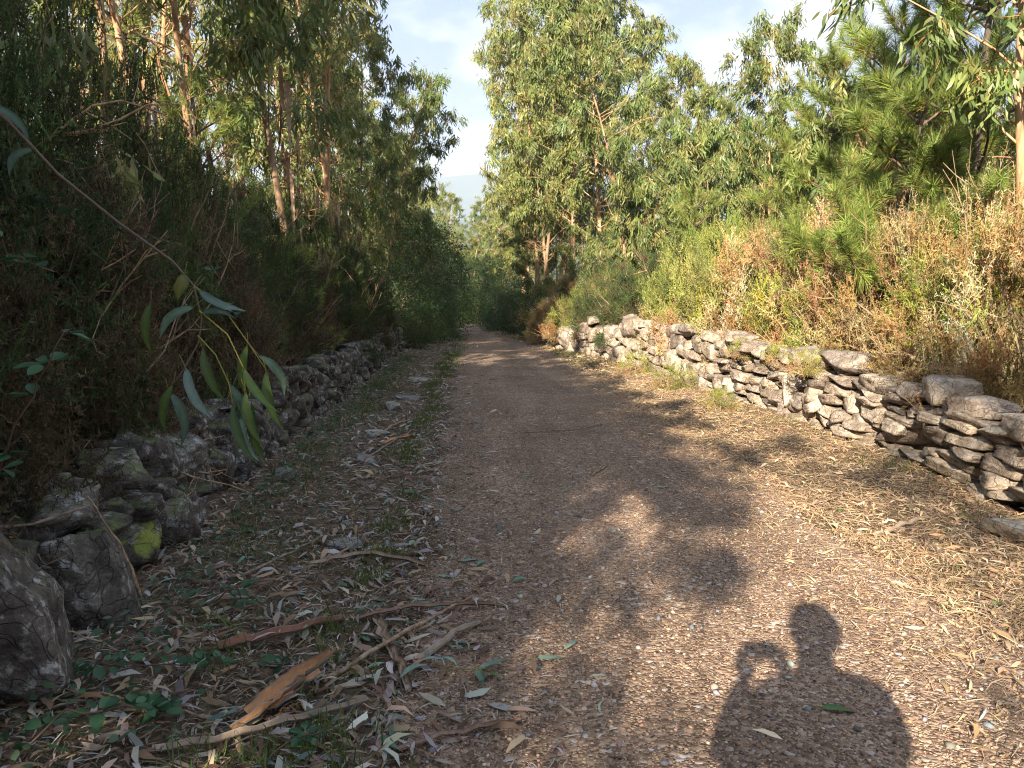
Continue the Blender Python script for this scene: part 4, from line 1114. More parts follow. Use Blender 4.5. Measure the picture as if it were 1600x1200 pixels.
mb.add(*scatter_leaves(208, 2500, left_verge, 16, 40, 1.0, 0.08, 0.16, 0.2, TAN, 0.02))
mb.add(*scatter_leaves(209, 2500, right_verge, 16, 40, 1.0, 0.08, 0.16, 0.2, STRAW, 0.02))
tag(obj('leaf_litter', mb.build('leaf_litter', M['litter'])), 'dry eucalyptus leaves and needles littering both verges', 'leaf litter', kind='stuff')

def grass_patch(seed, centres, per, hmin, hmax, spread, pal):
    rng = np.random.RandomState(seed); c = np.array(centres)
    i = np.repeat(np.arange(len(c)), per); n = len(i)
    x = c[i, 0] + rng.normal(size=n) * spread; y = c[i, 1] + rng.normal(size=n) * spread
    D = np.stack([0.5 * rng.normal(size=n), 0.5 * rng.normal(size=n), np.ones(n)], 1)
    N = rng.normal(size=(n, 3))
    Ln = rng.uniform(hmin, hmax, n)
    return leaf_geo(np.stack([x, y, gz(x, y)], 1), D, N, Ln, 0.005 + 0 * Ln, pick(rng, pal, n, 0.2), 0.0, rng.uniform(-0.35, 0.35, n))
GRS = [(0.07, 0.13, 0.025), (0.10, 0.17, 0.035), (0.13, 0.19, 0.05), (0.17, 0.17, 0.06)]
DRYG = [(0.26, 0.2, 0.1), (0.2, 0.15, 0.08), (0.14, 0.14, 0.06)]
rg = np.random.RandomState(3)
strip = [(-0.55 + 0.10 * math.sin(y * 1.3) + rg.normal() * 0.09, y) for y in np.concatenate([rg.uniform(2.4, 6.5, 26), rg.uniform(6.5, 22, 110)])]
foot = [(float(x_left(y)) + 0.25 + abs(rg.normal()) * 0.18, y) for y in rg.uniform(4.5, 20, 90)]
footr = [(float(x_right(y)) - 0.15 - abs(rg.normal()) * 0.15, y) for y in rg.uniform(3.6, 22, 40)]
far_g = [(float(x_path(y) + s * w_path(y)) + rg.normal() * 0.15, y) for y in rg.uniform(15, 36, 60) for s in (-1, 1)]
mb = MB()
mb.add(*grass_patch(301, strip, 34, 0.04, 0.12, 0.05, GRS))
mb.add(*grass_patch(302, foot, 30, 0.06, 0.2, 0.09, GRS[:2] + DRYG))
mb.add(*grass_patch(303, footr, 22, 0.05, 0.17, 0.08, GRS[1:] + DRYG))
mb.add(*grass_patch(304, far_g, 24, 0.06, 0.16, 0.1, GRS))
mb.add(*grass_patch(305, [(-0.55, 2.5), (-0.7, 2.35), (-0.45, 2.3), (-0.95, 2.4), (-1.2, 3.6), (-1.05, 3.2)], 60, 0.05, 0.16, 0.08, GRS))
tag(obj('grass', mb.build('grass', M['grass'])), 'short grass in a strip along the left verge and at the wall feet', 'grass', kind='stuff')

# broad green ground cover along the foot of the left wall
rng = np.random.RandomState(401)
n = 2600
y = rng.uniform(2.2, 20, n) ; x = x_left(y) + 0.15 + np.abs(rng.normal(size=n)) * 0.24
z = gz(x, y) + rng.uniform(0.01, 0.13, n)
a = rng.rand(n) * 6.283
V, T, C = leaf_geo(np.stack([x, y, z], 1), np.stack([np.cos(a), np.sin(a), 0.2 * rng.normal(size=n)], 1), np.stack([0.5 * rng.normal(size=n), 0.5 * rng.normal(size=n), np.ones(n)], 1), rng.uniform(0.025, 0.06, n), rng.uniform(0.014, 0.03, n), pick(rng, [(0.04, 0.085, 0.04), (0.05, 0.11, 0.05), (0.07, 0.12, 0.06)], n), 0, 0.1)
mb = MB(); mb.add(V, T, C)
tag(obj('ground_cover', mb.build('ground_cover', M['broadleaf'])), 'low dark green leaves carpeting the foot of the left wall', 'ground cover', kind='stuff')

# ------------------------------------------------------------------ single things lying on the ground
def g3(x, y, dz=0.0):
    return np.array([x, y, gzf(x, y) + dz])

def stick(label, pts, r0, r1, group='sticks lying on the ground', mat='stick', twigs=()):
    P = np.array([g3(px, py, dz) for px, py, dz in pts]); o0 = P[0].copy()
    k = 10; t = np.linspace(0, 1, k)
    q = np.array([lerp_poly(P - o0, a) for a in t]); rr = np.random.RandomState(int(abs(o0[0] * 1000)))
    q[1:-1] += rr.normal(size=(k - 2, 3)) * 0.006
    mb = MB(); mb.tube(q, np.linspace(r0, r1, k) * (1 + 0.12 * rr.normal(size=k)), 7)
    o = obj('stick', mb.build('stick', M[mat], True), None, o0)
    tag(o, label, 'stick', group)
    for (tb, d, ln) in twigs:
        m2 = MB(); m2.tube(polyline(rr, lerp_poly(q, tb), d, ln, 4, 0.15), np.linspace(r1 * 0.8, r1 * 0.3, 5), 5)
        obj('side_twig', m2.build('side_twig', M[mat], True), o)
    return o
stick('long straight stick lying across the bark strips at the lower left', [(-0.60, 2.98, 0.03), (-0.25, 3.45, 0.06), (0.02, 3.85, 0.03)], 0.011, 0.006)
stick('thin twig lying across the middle of the lane', [(0.63, 8.68, 0.02), (1.1, 8.75, 0.03), (1.57, 9.11, 0.02)], 0.009, 0.005, twigs=[(0.4, (0.4, 0.8, 0.1), 0.35)])
stick('short dark twig on the lane below the thin long twig', [(1.05, 6.53, 0.02), (1.18, 6.72, 0.03), (1.27, 6.97, 0.02)], 0.009, 0.005)
stick('branched dry twig on the left verge near the lichened stone', [(-1.26, 4.21, 0.03), (-1.05, 4.72, 0.05), (-0.95, 5.05, 0.03)], 0.009, 0.004, twigs=[(0.5, (0.6, 0.4, 0.1), 0.3), (0.7, (-0.2, 0.6, 0.1), 0.25)])
stick('pale stick on the left verge beside the kerb stones', [(-1.0, 7.2, 0.03), (-0.78, 8.2, 0.04), (-0.62, 9.0, 0.03)], 0.013, 0.008)
stick('pale stick pointing up the left verge past the grass strip', [(-1.02, 8.6, 0.03), (-0.85, 9.4, 0.05), (-0.7, 9.75, 0.03)], 0.016, 0.01)
stick('bare dead stick propped against the boulder at the left', [(-1.62, 3.75, 0.02), (-1.66, 3.7, 0.35), (-1.78, 3.66, 0.62)], 0.008, 0.004)
stick('thin bare stick lying level in front of the left gorse', [(-2.25, 3.35, 0.42), (-2.0, 3.5, 0.52), (-1.8, 3.72, 0.56)], 0.010, 0.006)
stick('thin pale twig at the foot of the mossy boulder', [(-1.78, 3.1, 0.22), (-1.6, 3.15, 0.12), (-1.42, 3.2, 0.02)], 0.005, 0.003)
stick('pale twig on the ground at the bottom left among green leaves', [(-1.45, 2.85, 0.03), (-1.2, 2.75, 0.04), (-0.95, 2.72, 0.02)], 0.006, 0.004)
stick('pale straight stem lying on the straw of the right verge', [(2.35, 3.42, 0.02), (2.5, 3.5, 0.03), (2.72, 3.58, 0.02)], 0.006, 0.004)
stick('thin curved twig on the right verge below the pale slab', [(2.35, 5.4, 0.02), (2.8, 5.6, 0.03), (3.1, 6.1, 0.02)], 0.006, 0.004)

def strip_obj(label, pts, w, curl, c_out, c_in, group='strips of shed bark', name='bark_strip', taper=0.5):
    """a strip of bark: an arc cross-section with thickness, swept along the ground"""
    P = np.array([g3(px, py, dz) for px, py, dz in pts]); o0 = P[0].copy(); P = P - o0
    k, m = 12, 7
    t = np.linspace(0, 1, k); c = np.array([lerp_poly(P, a) for a in t])
    rr = np.random.RandomState(int(abs(o0[0] * 1000 + o0[1] * 77)))
    c[1:-1] += rr.normal(size=(k - 2, 3)) * np.array([0.008, 0.008, 0.004])
    d = norm(np.gradient(c, axis=0)); s = norm(np.cross(d, [0, 0, 1.0])); u = np.cross(s, d)
    wj = 1 + 0.1 * rr.normal(size=k)
    mb = MB()
    for thick, col, flip in ((0.0, c_in, 0), (0.0035, c_out, 1)):
        V = []
        for i in range(k):
            ww = w * (1 - taper * abs(t[i] - 0.35) ** 1.5) * wj[i]
            cu = curl * (0.7 + 0.6 * t[i])
            ang = np.linspace(-cu, cu, m)
            rad = ww / (2 * cu)
            V.append(c[i] + s[i] * (np.sin(ang) * (rad + thick))[:, None] + u[i] * ((1 - np.cos(ang)) * rad - np.cos(ang) * thick + thick)[:, None])
        V = np.concatenate(V); T = []
        for i in range(k - 1):
            for j in range(m - 1):
                a = i * m + j; b = a + m
                T += [(a, b, b + 1), (a, b + 1, a + 1)] if flip else [(a, b + 1, b), (a, a + 1, b + 1)]
        mb.add(V, T, np.array(col))
    me = mb.build(name, M['bark_strip'], True)
    return tag(obj(name, me, None, o0), label, 'bark', group)
OUT, INN, ORG, GREY, RED = (0.24, 0.17, 0.12), (0.34, 0.25, 0.17), (0.50, 0.24, 0.09), (0.33, 0.30, 0.27), (0.22, 0.10, 0.065)
strip_obj('large curled piece of bark with an orange inside at the lower left', [(-0.80, 2.70, 0.03), (-0.68, 2.92, 0.06), (-0.58, 3.10, 0.10)], 0.13, 1.7, OUT, (0.42, 0.22, 0.10), taper=1.1)
strip_obj('long pale bark strip along the bottom left of the picture', [(-1.1, 2.50, 0.02), (-0.8, 2.58, 0.04), (-0.40, 2.80, 0.03)], 0.042, 1.3, GREY, INN)
strip_obj('pale bark strip curled beside the orange piece of bark', [(-0.86, 2.62, 0.03), (-0.7, 2.80, 0.06), (-0.6, 2.95, 0.08)], 0.05, 1.4, GREY, ORG)
strip_obj('reddish brown bark strip lying across behind the long stick', [(-0.62, 3.66, 0.02), (-0.25, 3.70, 0.05), (0.12, 3.72, 0.02)], 0.036, 1.2, RED, OUT)
strip_obj('dark bark strip pointing at the viewer beneath the long stick', [(-0.46, 3.65, 0.02), (-0.36, 3.25, 0.04), (-0.25, 2.88, 0.02)], 0.055, 1.3, OUT, INN)
strip_obj('bark strip right of the dark strip beside the green sprig', [(-0.22, 3.16, 0.02), (-0.08, 3.34, 0.04), (0.05, 3.52, 0.02)], 0.045, 1.3, GREY, INN)
strip_obj('broad brown bark strip at the left of the litter', [(-1.12, 3.30, 0.02), (-0.85, 3.42, 0.05), (-0.62, 3.62, 0.03)], 0.08, 1.2, OUT, RED)
strip_obj('rusty orange bark strip beside the grass strip', [(-0.92, 8.05, 0.02), (-0.75, 8.35, 0.04), (-0.58, 8.62, 0.02)], 0.06, 1.0, (0.34, 0.14, 0.06), ORG)
strip_obj('brown bark strip on the left verge above the bark heap', [(-0.95, 4.5, 0.02), (-0.6, 4.6, 0.04), (-0.25, 4.4, 0.02)], 0.05, 1.2, OUT, INN)
strip_obj('bark strip by the edge of the gravel at the bottom of the picture', [(-0.25, 2.45, 0.02), (-0.05, 2.55, 0.03), (0.18, 2.62, 0.02)], 0.03, 1.1, RED, OUT)
strip_obj('narrow bark strip among the straw of the right verge', [(2.6, 4.7, 0.02), (2.85, 4.85, 0.03), (3.1, 4.95, 0.02)], 0.05, 1.0, GREY, INN)

def big_leaf(ln, w, col, sick=0.1, sag=0.08, k=13):
    """one leaf with a folded midrib and a short yellow stalk"""
    mb = MB(); t = np.linspace(0, 1, k)
    wd = w * np.sin(np.pi * t ** 0.75) ** 0.9
    cx = sick * ln * np.sin(np.pi * t) ; cz = sag * ln * np.sin(np.pi * t * 0.9) - 0.10 * ln * t ** 2
    V = []
    for i in range(k):
        tw = 0.9 * (t[i] - 0.3) * (1 if sick > 0 else -1); ca, sa = math.cos(tw), math.sin(tw)
        wl = wd[i] / 2 * (1 + 0.10 * math.sin(9 * t[i] + ln * 300)); wr_ = wd[i] / 2 * (1 + 0.12 * math.sin(11 * t[i] + ln * 170))
        up = 0.16 * wd[i]
        V += [(cx[i] - wl * ca - up * sa, ln * t[i], cz[i] - wl * sa + up * ca), (cx[i], ln * t[i], cz[i]), (cx[i] + wr_ * ca - up * sa, ln * t[i], cz[i] + wr_ * sa + up * ca)]
    T = []
    for i in range(k - 1):
        a = i * 3; b = a + 3
        T += [(a, a + 1, b + 1), (a, b + 1, b), (a + 1, a + 2, b + 2), (a + 1, b + 2, b + 1)]
    C = np.tile(np.array(col), (len(V), 1)); C[1::3] = np.array(col) * 1.25 + np.array([0.03, 0.03, 0])
    mb.add(V, T, C)
    mb.tube([(0, -0.035, -0.004), (0, -0.012, 0), (cx[1], ln * t[1], cz[1])], [0.0013, 0.0012, 0.0008], 4, C=(0.22, 0.2, 0.06))
    return mb.build('eucalyptus_leaf', M['hero_leaf'], True)
BG1, BG2, BG3, GRN = (0.14, 0.22, 0.18), (0.11, 0.19, 0.14), (0.19, 0.27, 0.23), (0.09, 0.17, 0.06)
LEAF = [big_leaf(0.15, 0.030, BG1, 0.12), big_leaf(0.13, 0.034, BG2, -0.08), big_leaf(0.16, 0.026, BG3, 0.18), big_leaf(0.12, 0.030, GRN, 0.06)]
for x, y, a, k, s, label in [
    (-0.06, 4.44, 1.2, 0, 1.0, 'grey-green leaf on the gravel edge beyond the bark heap'),
    (-0.19, 4.24, 1.7, 2, 1.1, 'pale blue-green leaf pointing sideways beyond the bark heap'),
    (0.04, 4.33, 0.6, 1, 0.9, 'green leaf lying just right of the pale blue-green leaf'),
    (-0.34, 3.91, 1.6, 2, 1.0, 'blue-green leaf above the reddish bark strip'),
    (-0.46, 3.38, -0.6, 1, 1.0, 'broad blue-green leaf under the long stick'),
    (0.28, 3.10, 1.4, 0, 1.0, 'lone grey-green leaf on gravel right of the green sprig'),
    (0.40, 3.17, 0.4, 2, 0.9, 'slim leaf pointing away on gravel right of the green sprig'),
    (1.47, 6.05, 1.3, 2, 1.2, 'blue-green leaf in the shade at the middle of the lane'),
    (0.45, 6.57, 1.5, 0, 1.0, 'grey-green leaf left of the dark twig on the lane'),
    (-0.56, 6.16, 1.4, 1, 1.3, 'broad blue-green leaf on the left verge beside the grass'),
    (2.63, 3.61, 1.5, 3, 1.2, 'green leaf on the sunny straw at the right edge'),
    (1.30, 2.61, 1.7, 3, 1.2, 'green leaf lying inside the shadow of the person'),
    (2.72, 4.05, 1.0, 3, 0.8, 'small green leaf on the sunny straw right of the lane'),
    (2.62, 5.26, 0.6, 3, 1.0, 'green leaf on the right verge below the wall'),
    (2.93, 7.32, 1.3, 3, 1.0, 'green leaf at the foot of the right wall'),
    (0.23, 4.03, 0.9, 1, 0.9, 'green leaf on the gravel right of the reddish bark strip'),
    (-0.30, 2.85, -0.5, 3, 0.9, 'bright green leaf left of the green sprig'),
    (0.9, 4.9, 1.8, 2, 0.8, 'small pale leaf in the dappled middle of the lane'),
]:
    o = obj('eucalyptus_leaf', LEAF[k], None, g3(x, y, 0.022), (R(-5.7), 0.1, -a), s)
    tag(o, label, 'leaf', 'single fallen eucalyptus leaves')

sp_ = thing('eucalyptus_sprig', 'broken sprig of green eucalyptus leaves at the gravel edge', 'sprig', [], g3(-0.08, 3.02, 0.02), (R(-5.7), 0, 0))
mb = MB(); mb.tube([(-0.08, 0.03, 0.01), (0.0, 0.0, 0.015), (0.1, -0.01, 0.012), (0.17, 0.01, 0.01)], [0.0028, 0.0025, 0.002, 0.0015], 5, C=(0.3, 0.26, 0.06))
TWIG = obj('twig', mb.build('twig', M['broadleaf']), sp_)
for x, y, a, k, s in [(-0.08, 0.03, 2.2, 0, 1.1), (0.08, -0.01, -0.3, 1, 0.2), (0.09, -0.02, -2.9, 1, 1.15), (0.11, 0.0, -1.0, 0, 1.2), (0.02, 0.02, 0.9, 2, 0.8), (0.15, -0.04, -2.4, 3, 0.7), (-0.02, 0.06, 1.6, 2, 0.9)]:
    obj('leaf', LEAF[k], TWIG, (x, y, 0.015), (0.05, 0.1, a), s)

# flat kerb stones and loose stones
for x, y, sx, sy, sz, rz, mi, label in [
    (-0.80, 4.88, 0.26, 0.22, 0.05, 0.2, 2, 'pale flat stone among the leaves on the left verge'),
    (-0.92, 14.6, 0.42, 0.5, 0.10, 0.1, 5, 'farthest pale kerb stone beside the grass strip'),
    (-0.93, 12.2, 0.5, 0.36, 0.07, 0.0, 7, 'long pale kerb stone beside the grass strip'),
    (-1.06, 11.0, 0.2, 0.42, 0.12, 0.3, 1, 'small upright kerb stone on the left verge'),
    (-0.98, 7.4, 0.22, 0.35, 0.07, 0.2, 9, 'nearest pale kerb stone on the left verge'),
    (-1.04, 8.9, 0.24, 0.4, 0.06, 0.5, 3, 'flat kerb stone half buried in litter'),
    (-1.58, 6.65, 0.18, 0.14, 0.13, 0.4, 0, 'small pale round stone in front of the broken left wall'),
    (3.42, 4.5, 0.36, 0.45, 0.16, 0.2, 6, 'long grey stone at the foot of the right wall nearest the viewer'),
]:
    tag(obj('loose_stone', stone_mesh(mi, 'flat_stone' if x < 0 else 'stone_sunny'), None, g3(x, y, sz * 0.25), (R(-5.7), 0.05, rz), (sx, sy, sz)), label, 'stone', 'loose stones')

# ------------------------------------------------------------------ hanging eucalyptus branch close to the viewpoint
root = thing('eucalyptus_sapling', 'thin eucalyptus branch hanging in from the left with long grey-green leaves', 'branch', [], at(-1.95, 1.55))
bx, by, bz = root.location
off = np.array([bx, by, bz])
main = np.array([(-1.95, 1.55, bz + 0.0), (-1.93, 1.62, bz + 1.0), (-1.75, 1.85, 2.0), (-1.45, 2.02, 2.02), (-1.19, 2.08, 1.91), (-1.10, 2.10, 1.81), (-1.01, 2.12, 1.69), (-0.86, 2.09, 1.57), (-0.73, 2.06, 1.48), (-0.68, 2.05, 1.42), (-0.66, 2.03, 1.34), (-0.67, 2.02, 1.28), (-0.70, 1.99, 1.22), (-0.735, 1.97, 1.17)])
mb = MB(); mb.tube(main - off, [0.018, 0.013, 0.009, 0.006, 0.005, 0.0044, 0.004, 0.0037, 0.0034, 0.003, 0.0026, 0.0023, 0.002, 0.0015], 7, C=(0.17, 0.115, 0.08))
STEM = obj('stem', mb.build('stem', M['broadleaf'], True), root)
YEL = (0.34, 0.32, 0.07)
subs = [[(-0.665, 2.03, 1.36), (-0.60, 2.03, 1.30), (-0.565, 2.02, 1.22), (-0.56, 2.01, 1.16)], [(-0.67, 2.02, 1.30), (-0.63, 2.02, 1.25), (-0.60, 2.01, 1.18), (-0.59, 2.0, 1.13)], [(-0.68, 2.05, 1.42), (-0.62, 2.06, 1.37), (-0.56, 2.07, 1.27), (-0.52, 2.07, 1.20)]]
for q in subs:
    mb = MB(); mb.tube(np.array(q) - off, [0.0022, 0.002, 0.0017, 0.0013], 5, C=YEL)
    obj('twig', mb.build('twig', M['broadleaf'], True), root)
def hang(p, d, nrm, k, s):
    d = Vector(d).normalized(); n = Vector(nrm); n = (n - d * n.dot(d)).normalized(); x = d.cross(n)
    m = Matrix((x, d, n)).transposed().to_euler()
    obj('leaf', HLEAF[k], STEM, tuple(np.array(p) - off), m, s * 0.88)
HLEAF = [big_leaf(0.15, 0.029, (0.07, 0.125, 0.105), 0.16), big_leaf(0.17, 0.030, (0.05, 0.10, 0.08), -0.15), big_leaf(0.15, 0.027, (0.10, 0.16, 0.15), 0.12), big_leaf(0.18, 0.027, (0.035, 0.075, 0.022), 0.12), big_leaf(0.08, 0.036, (0.12, 0.125, 0.04), 0.0)]
toC = (0.35, -0.9, 0.35)
for p, d, k, s in [
    ((-0.70, 2.05, 1.45), (-0.3, -0.1, -1.0), 4, 1.0),
    ((-0.665, 2.04, 1.41), (0.95, 0.0, -0.42), 2, 0.95),
    ((-0.675, 2.03, 1.37), (-0.85, -0.1, -0.75), 0, 0.92),
    ((-0.665, 2.03, 1.35), (1.0, -0.1, -0.1), 1, 0.62),
    ((-0.63, 2.05, 1.385), (0.8, 0, -0.55), 2, 0.4),
    ((-0.735, 1.97, 1.17), (0.12, 0.0, -1.0), 1, 1.0),
    ((-0.695, 1.99, 1.225), (0.42, 0.0, -1.0), 2, 1.12),
    ((-0.72, 1.97, 1.19), (-0.25, 0.1, -1.0), 3, 0.9),
    ((-0.66, 2.02, 1.27), (0.3, 0.15, -1.0), 3, 1.0),
    ((-0.56, 2.01, 1.16), (0.25, 0.05, -1.0), 3, 1.0),
    ((-0.565, 2.02, 1.22), (0.6, 0.1, -0.9), 3, 0.95),
    ((-0.59, 2.0, 1.13), (0.35, -0.1, -1.0), 3, 1.05),
    ((-0.60, 2.01, 1.18), (0.05, 0.1, -1.0), 1, 0.9),
    ((-0.52, 2.07, 1.20), (0.2, 0.1, -1.0), 3, 1.1),
    ((-0.54, 2.07, 1.24), (0.45, 0.2, -0.9), 1, 0.9),
    ((-0.56, 2.06, 1.27), (-0.1, 0.2, -1.0), 3, 1.0),
    ((-0.57, 2.0, 1.10), (0.3, 0.0, -1.0), 0, 1.0),
    ((-0.55, 2.03, 1.12), (0.15, 0.1, -1.0), 3, 1.1),
    ((-0.79, 2.06, 1.38), (-0.1, 0.1, -1.0), 3, 0.9),
    ((-1.20, 2.06, 1.90), (-0.3, -0.1, -0.9), 0, 0.9),
    ((-1.14, 2.10, 1.85), (0.5, 0.1, -0.6), 1, 0.8),
    ((-1.05, 2.10, 1.75), (-0.6, 0.1, -0.5), 0, 0.8),
    ((-1.40, 2.03, 2.0), (0.2, -0.2, -1), 1, 1.0),
    ((-1.55, 1.98, 2.02), (-0.3, 0.2, -1), 3, 1.0),
]:
    hang(p, d, toC, k, s)

# ------------------------------------------------------------------ brambles
def oval_leaf(ln, w, col):
    mb = MB(); k = 6; t = np.linspace(0, 1, k); wd = w * np.sin(np.pi * np.clip(t * 0.94 + 0.03, 0, 1)) ** 0.7
    V = []
    for i in range(k):
        V += [(-wd[i] / 2, ln * t[i], 0.15 * wd[i]), (0, ln * t[i], -0.06 * ln * t[i] ** 2), (wd[i] / 2, ln * t[i], 0.15 * wd[i])]
    T = []
    for i in range(k - 1):
        a = i * 3; b = a + 3
        T += [(a, a + 1, b + 1), (a, b + 1, b), (a + 1, a + 2, b + 2), (a + 1, b + 2, b + 1)]
    mb.add(V, T, np.array(col)); return mb.build('bramble_leaf', M['broadleaf'])
BL = [oval_leaf(0.065, 0.045, (0.05, 0.12, 0.055)), oval_leaf(0.05, 0.036, (0.07, 0.15, 0.075)), oval_leaf(0.055, 0.04, (0.04, 0.10, 0.05)), oval_leaf(0.05, 0.036, (0.16, 0.2, 0.05))]
def bramble(label, pts, seed, leaves, s=1.0, yellow=False):
    rr = np.random.RandomState(seed); P = np.array(pts, float)
    root = thing('bramble', label, 'bramble', [], tuple(P[0]))
    q = P - P[0]
    t = np.linspace(0, 1, 14); c = np.array([lerp_poly(q, a) for a in t]); c[1:-1] += rr.normal(size=(12, 3)) * 0.012
    mb = MB(); mb.tube(c, np.linspace(0.005, 0.002, 14), 5, C=(0.13, 0.09, 0.06)); st_ = obj('stem', mb.build('stem', M['broadleaf'], True), root)
    for i in range(leaves):
        b = lerp_poly(c, rr.uniform(0.15, 1.0)); az = rr.rand() * 6.28
        for da in (-1.0, 0, 1.0):
            obj('leaf', BL[3 if yellow and rr.rand() < 0.5 else rr.randint(3)], st_, tuple(b + 0.02 * np.array([math.cos(az + da), math.sin(az + da), 0.2])), (0.25 * rr.normal(), 0.25 * rr.normal(), az + da - 1.57), s * rr.uniform(0.75, 1.25))
    return root
G_ = gzf
bramble('bramble with dark green leaves at the bottom left corner', [(-1.55, 2.35, G_(-1.55, 2.35)), (-1.4, 2.5, -0.05), (-1.2, 2.62, -0.12), (-1.05, 2.7, -0.2)], 1, 9, 1.1)
bramble('bramble trailing below the mossy boulder at the left', [(-1.6, 2.9, G_(-1.6, 2.9)), (-1.45, 2.95, -0.15), (-1.25, 3.05, -0.2), (-1.05, 3.1, -0.24)], 2, 8, 0.9)
bramble('bramble on the verge in front of the lichened stone', [(-1.35, 3.7, G_(-1.35, 3.7)), (-1.2, 3.8, -0.25), (-1.05, 3.75, -0.3), (-0.9, 3.7, -0.34)], 3, 6, 0.8)
bramble('bramble with paired green leaves high at the left edge', [(-2.0, 2.4, G_(-2.0, 2.4)), (-1.7, 2.45, 0.8), (-1.42, 2.5, 1.52), (-1.26, 2.55, 1.42)], 4, 11, 1.0)
bramble('bramble climbing at the left edge below the hanging branch', [(-1.95, 2.6, G_(-1.95, 2.6)), (-1.6, 2.6, 0.6), (-1.42, 2.6, 1.0), (-1.3, 2.65, 1.22)], 5, 11, 1.0)
bramble('bramble arching down over the left wall with yellow-green leaves', [(-2.4, 5.4, G_(-2.4, 5.4)), (-2.1, 5.2, 1.5), (-1.75, 5.6, 1.3), (-1.55, 5.9, 0.6), (-1.5, 6.1, 0.1)], 6, 10, 1.0, True)
bramble('bramble at the bottom of the picture by the long bark strip', [(-0.75, 2.3, G_(-0.75, 2.3)), (-0.62, 2.45, -0.14), (-0.5, 2.5, -0.18), (-0.4, 2.6, -0.22)], 7, 5, 0.8)
bramble('bramble near the curled orange bark', [(-1.05, 2.95, G_(-1.05, 2.95)), (-0.95, 3.05, -0.22), (-0.85, 3.1, -0.25), (-0.78, 3.15, -0.28)], 8, 4, 0.8)

# ------------------------------------------------------------------ the photographer, whose shadow falls on the lane
def skin_mesh(name, verts, edges, radii, mat, sub=2, rootv=0):
    me = bpy.data.meshes.new(name); me.from_pydata(verts, edges, [])
    bm = bmesh.new(); bm.from_mesh(me); bm.verts.ensure_lookup_table()
    lay = bm.verts.layers.skin.verify()
    for i, r in enumerate(radii):
        bm.verts[i][lay].radius = r if hasattr(r, '__len__') else (r, r)
        bm.verts[i][lay].use_root = (i == rootv)
    bm.to_mesh(me); bm.free()
    me.materials.append(mat)
    o = bpy.data.objects.new(name, me); COL.objects.link(o)
    m = o.modifiers.new('skin', 'SKIN'); m.use_smooth_shade = True
    s = o.modifiers.new('sub', 'SUBSURF'); s.levels = sub; s.render_levels = sub
    return o
FX, FY = 0.10, -0.34
gzp = gzf(FX, FY)
person = thing('person', 'person in a dark padded jacket holding up a phone, whose shadow falls on the lane', 'person', [], (FX, FY, gzp))
PH = Vector((-0.03, -0.028, 1.585)) - Vector((FX, FY, gzp))     # phone centre seen from the feet
J = {'pelvis': ((0, 0, 0.98), (0.14, 0.11)), 'waist': ((0, 0, 1.14), (0.135, 0.105)), 'chest': ((0, 0.0, 1.36), (0.16, 0.12)), 'collar': ((0, 0.0, 1.52), (0.085, 0.075)),
     'neck': ((0, 0.015, 1.625), 0.07), 'jaw': ((0, 0.045, 1.71), (0.074, 0.08)), 'mid': ((0, 0.04, 1.79), (0.092, 0.10)), 'crown': ((0, 0.025, 1.865), (0.082, 0.09)), 'nose': ((0, 0.135, 1.77), 0.014), 'nose2': ((0, 0.152, 1.757), 0.011)}
E = [('pelvis', 'waist'), ('waist', 'chest'), ('chest', 'collar'), ('collar', 'neck'), ('neck', 'jaw'), ('jaw', 'mid'), ('mid', 'crown'), ('mid', 'nose'), ('nose', 'nose2')]
for s, n in ((-1, 'l'), (1, 'r')):
    wr = Vector((PH.x + s * 0.085, PH.y - 0.075, PH.z - 0.075))
    el = Vector((s * 0.29, 0.12, 1.25))
    J['ear' + n] = ((s * 0.088, 0.03, 1.78), (0.02, 0.012)); E.append(('mid', 'ear' + n))
    J['sh' + n] = ((s * 0.20, -0.01, 1.475), 0.07); E.append(('collar', 'sh' + n))
    J['el' + n] = (tuple(el), 0.046); E.append(('sh' + n, 'el' + n))
    J['wr' + n] = (tuple(wr), (0.028, 0.024)); E.append(('el' + n, 'wr' + n))
    pa = wr + Vector((s * -0.004, 0.03, 0.045)); J['pa' + n] = (tuple(pa), (0.034, 0.017)); E.append(('wr' + n, 'pa' + n))
    th = pa + Vector((-s * 0.035, -0.012, 0.0)); J['ta' + n] = (tuple(th), 0.011); E.append(('wr' + n, 'ta' + n))
    J['tb' + n] = (tuple(th + Vector((-s * 0.03, 0.0, 0.02))), 0.009); E.append(('ta' + n, 'tb' + n))
    for f in range(4):
        k = pa + Vector((s * 0.012, 0.012, 0.030 - f * 0.019)); l = (1.0, 1.08, 1.0, 0.8)[f]
        a = k + Vector((s * 0.012, 0.020 * l, 0.006)); b = a + Vector((-s * 0.022 * l, 0.004, 0.004)); c = b + Vector((-s * 0.018 * l, -0.002, 0.002))
        for q, (nm, p) in enumerate((('k', k), ('a', a), ('b', b), ('c', c))):
            J[f'f{f}{nm}{n}'] = (tuple(p), (0.0095, 0.0085, 0.008, 0.0065)[q])
        E += [('pa' + n, f'f{f}k{n}'), (f'f{f}k{n}', f'f{f}a{n}'), (f'f{f}a{n}', f'f{f}b{n}'), (f'f{f}b{n}', f'f{f}c{n}')]
    J['hip' + n] = ((s * 0.10, 0, 0.90), 0.095); J['kn' + n] = ((s * 0.115, 0.02, 0.50), 0.06); J['an' + n] = ((s * 0.12, -0.02, 0.10), 0.04); J['to' + n] = ((s * 0.135, 0.13, 0.045), 0.035)
    E += [('pelvis', 'hip' + n), ('hip' + n, 'kn' + n), ('kn' + n, 'an' + n), ('an' + n, 'to' + n)]
nm = list(J); ix = {k: i for i, k in enumerate(nm)}
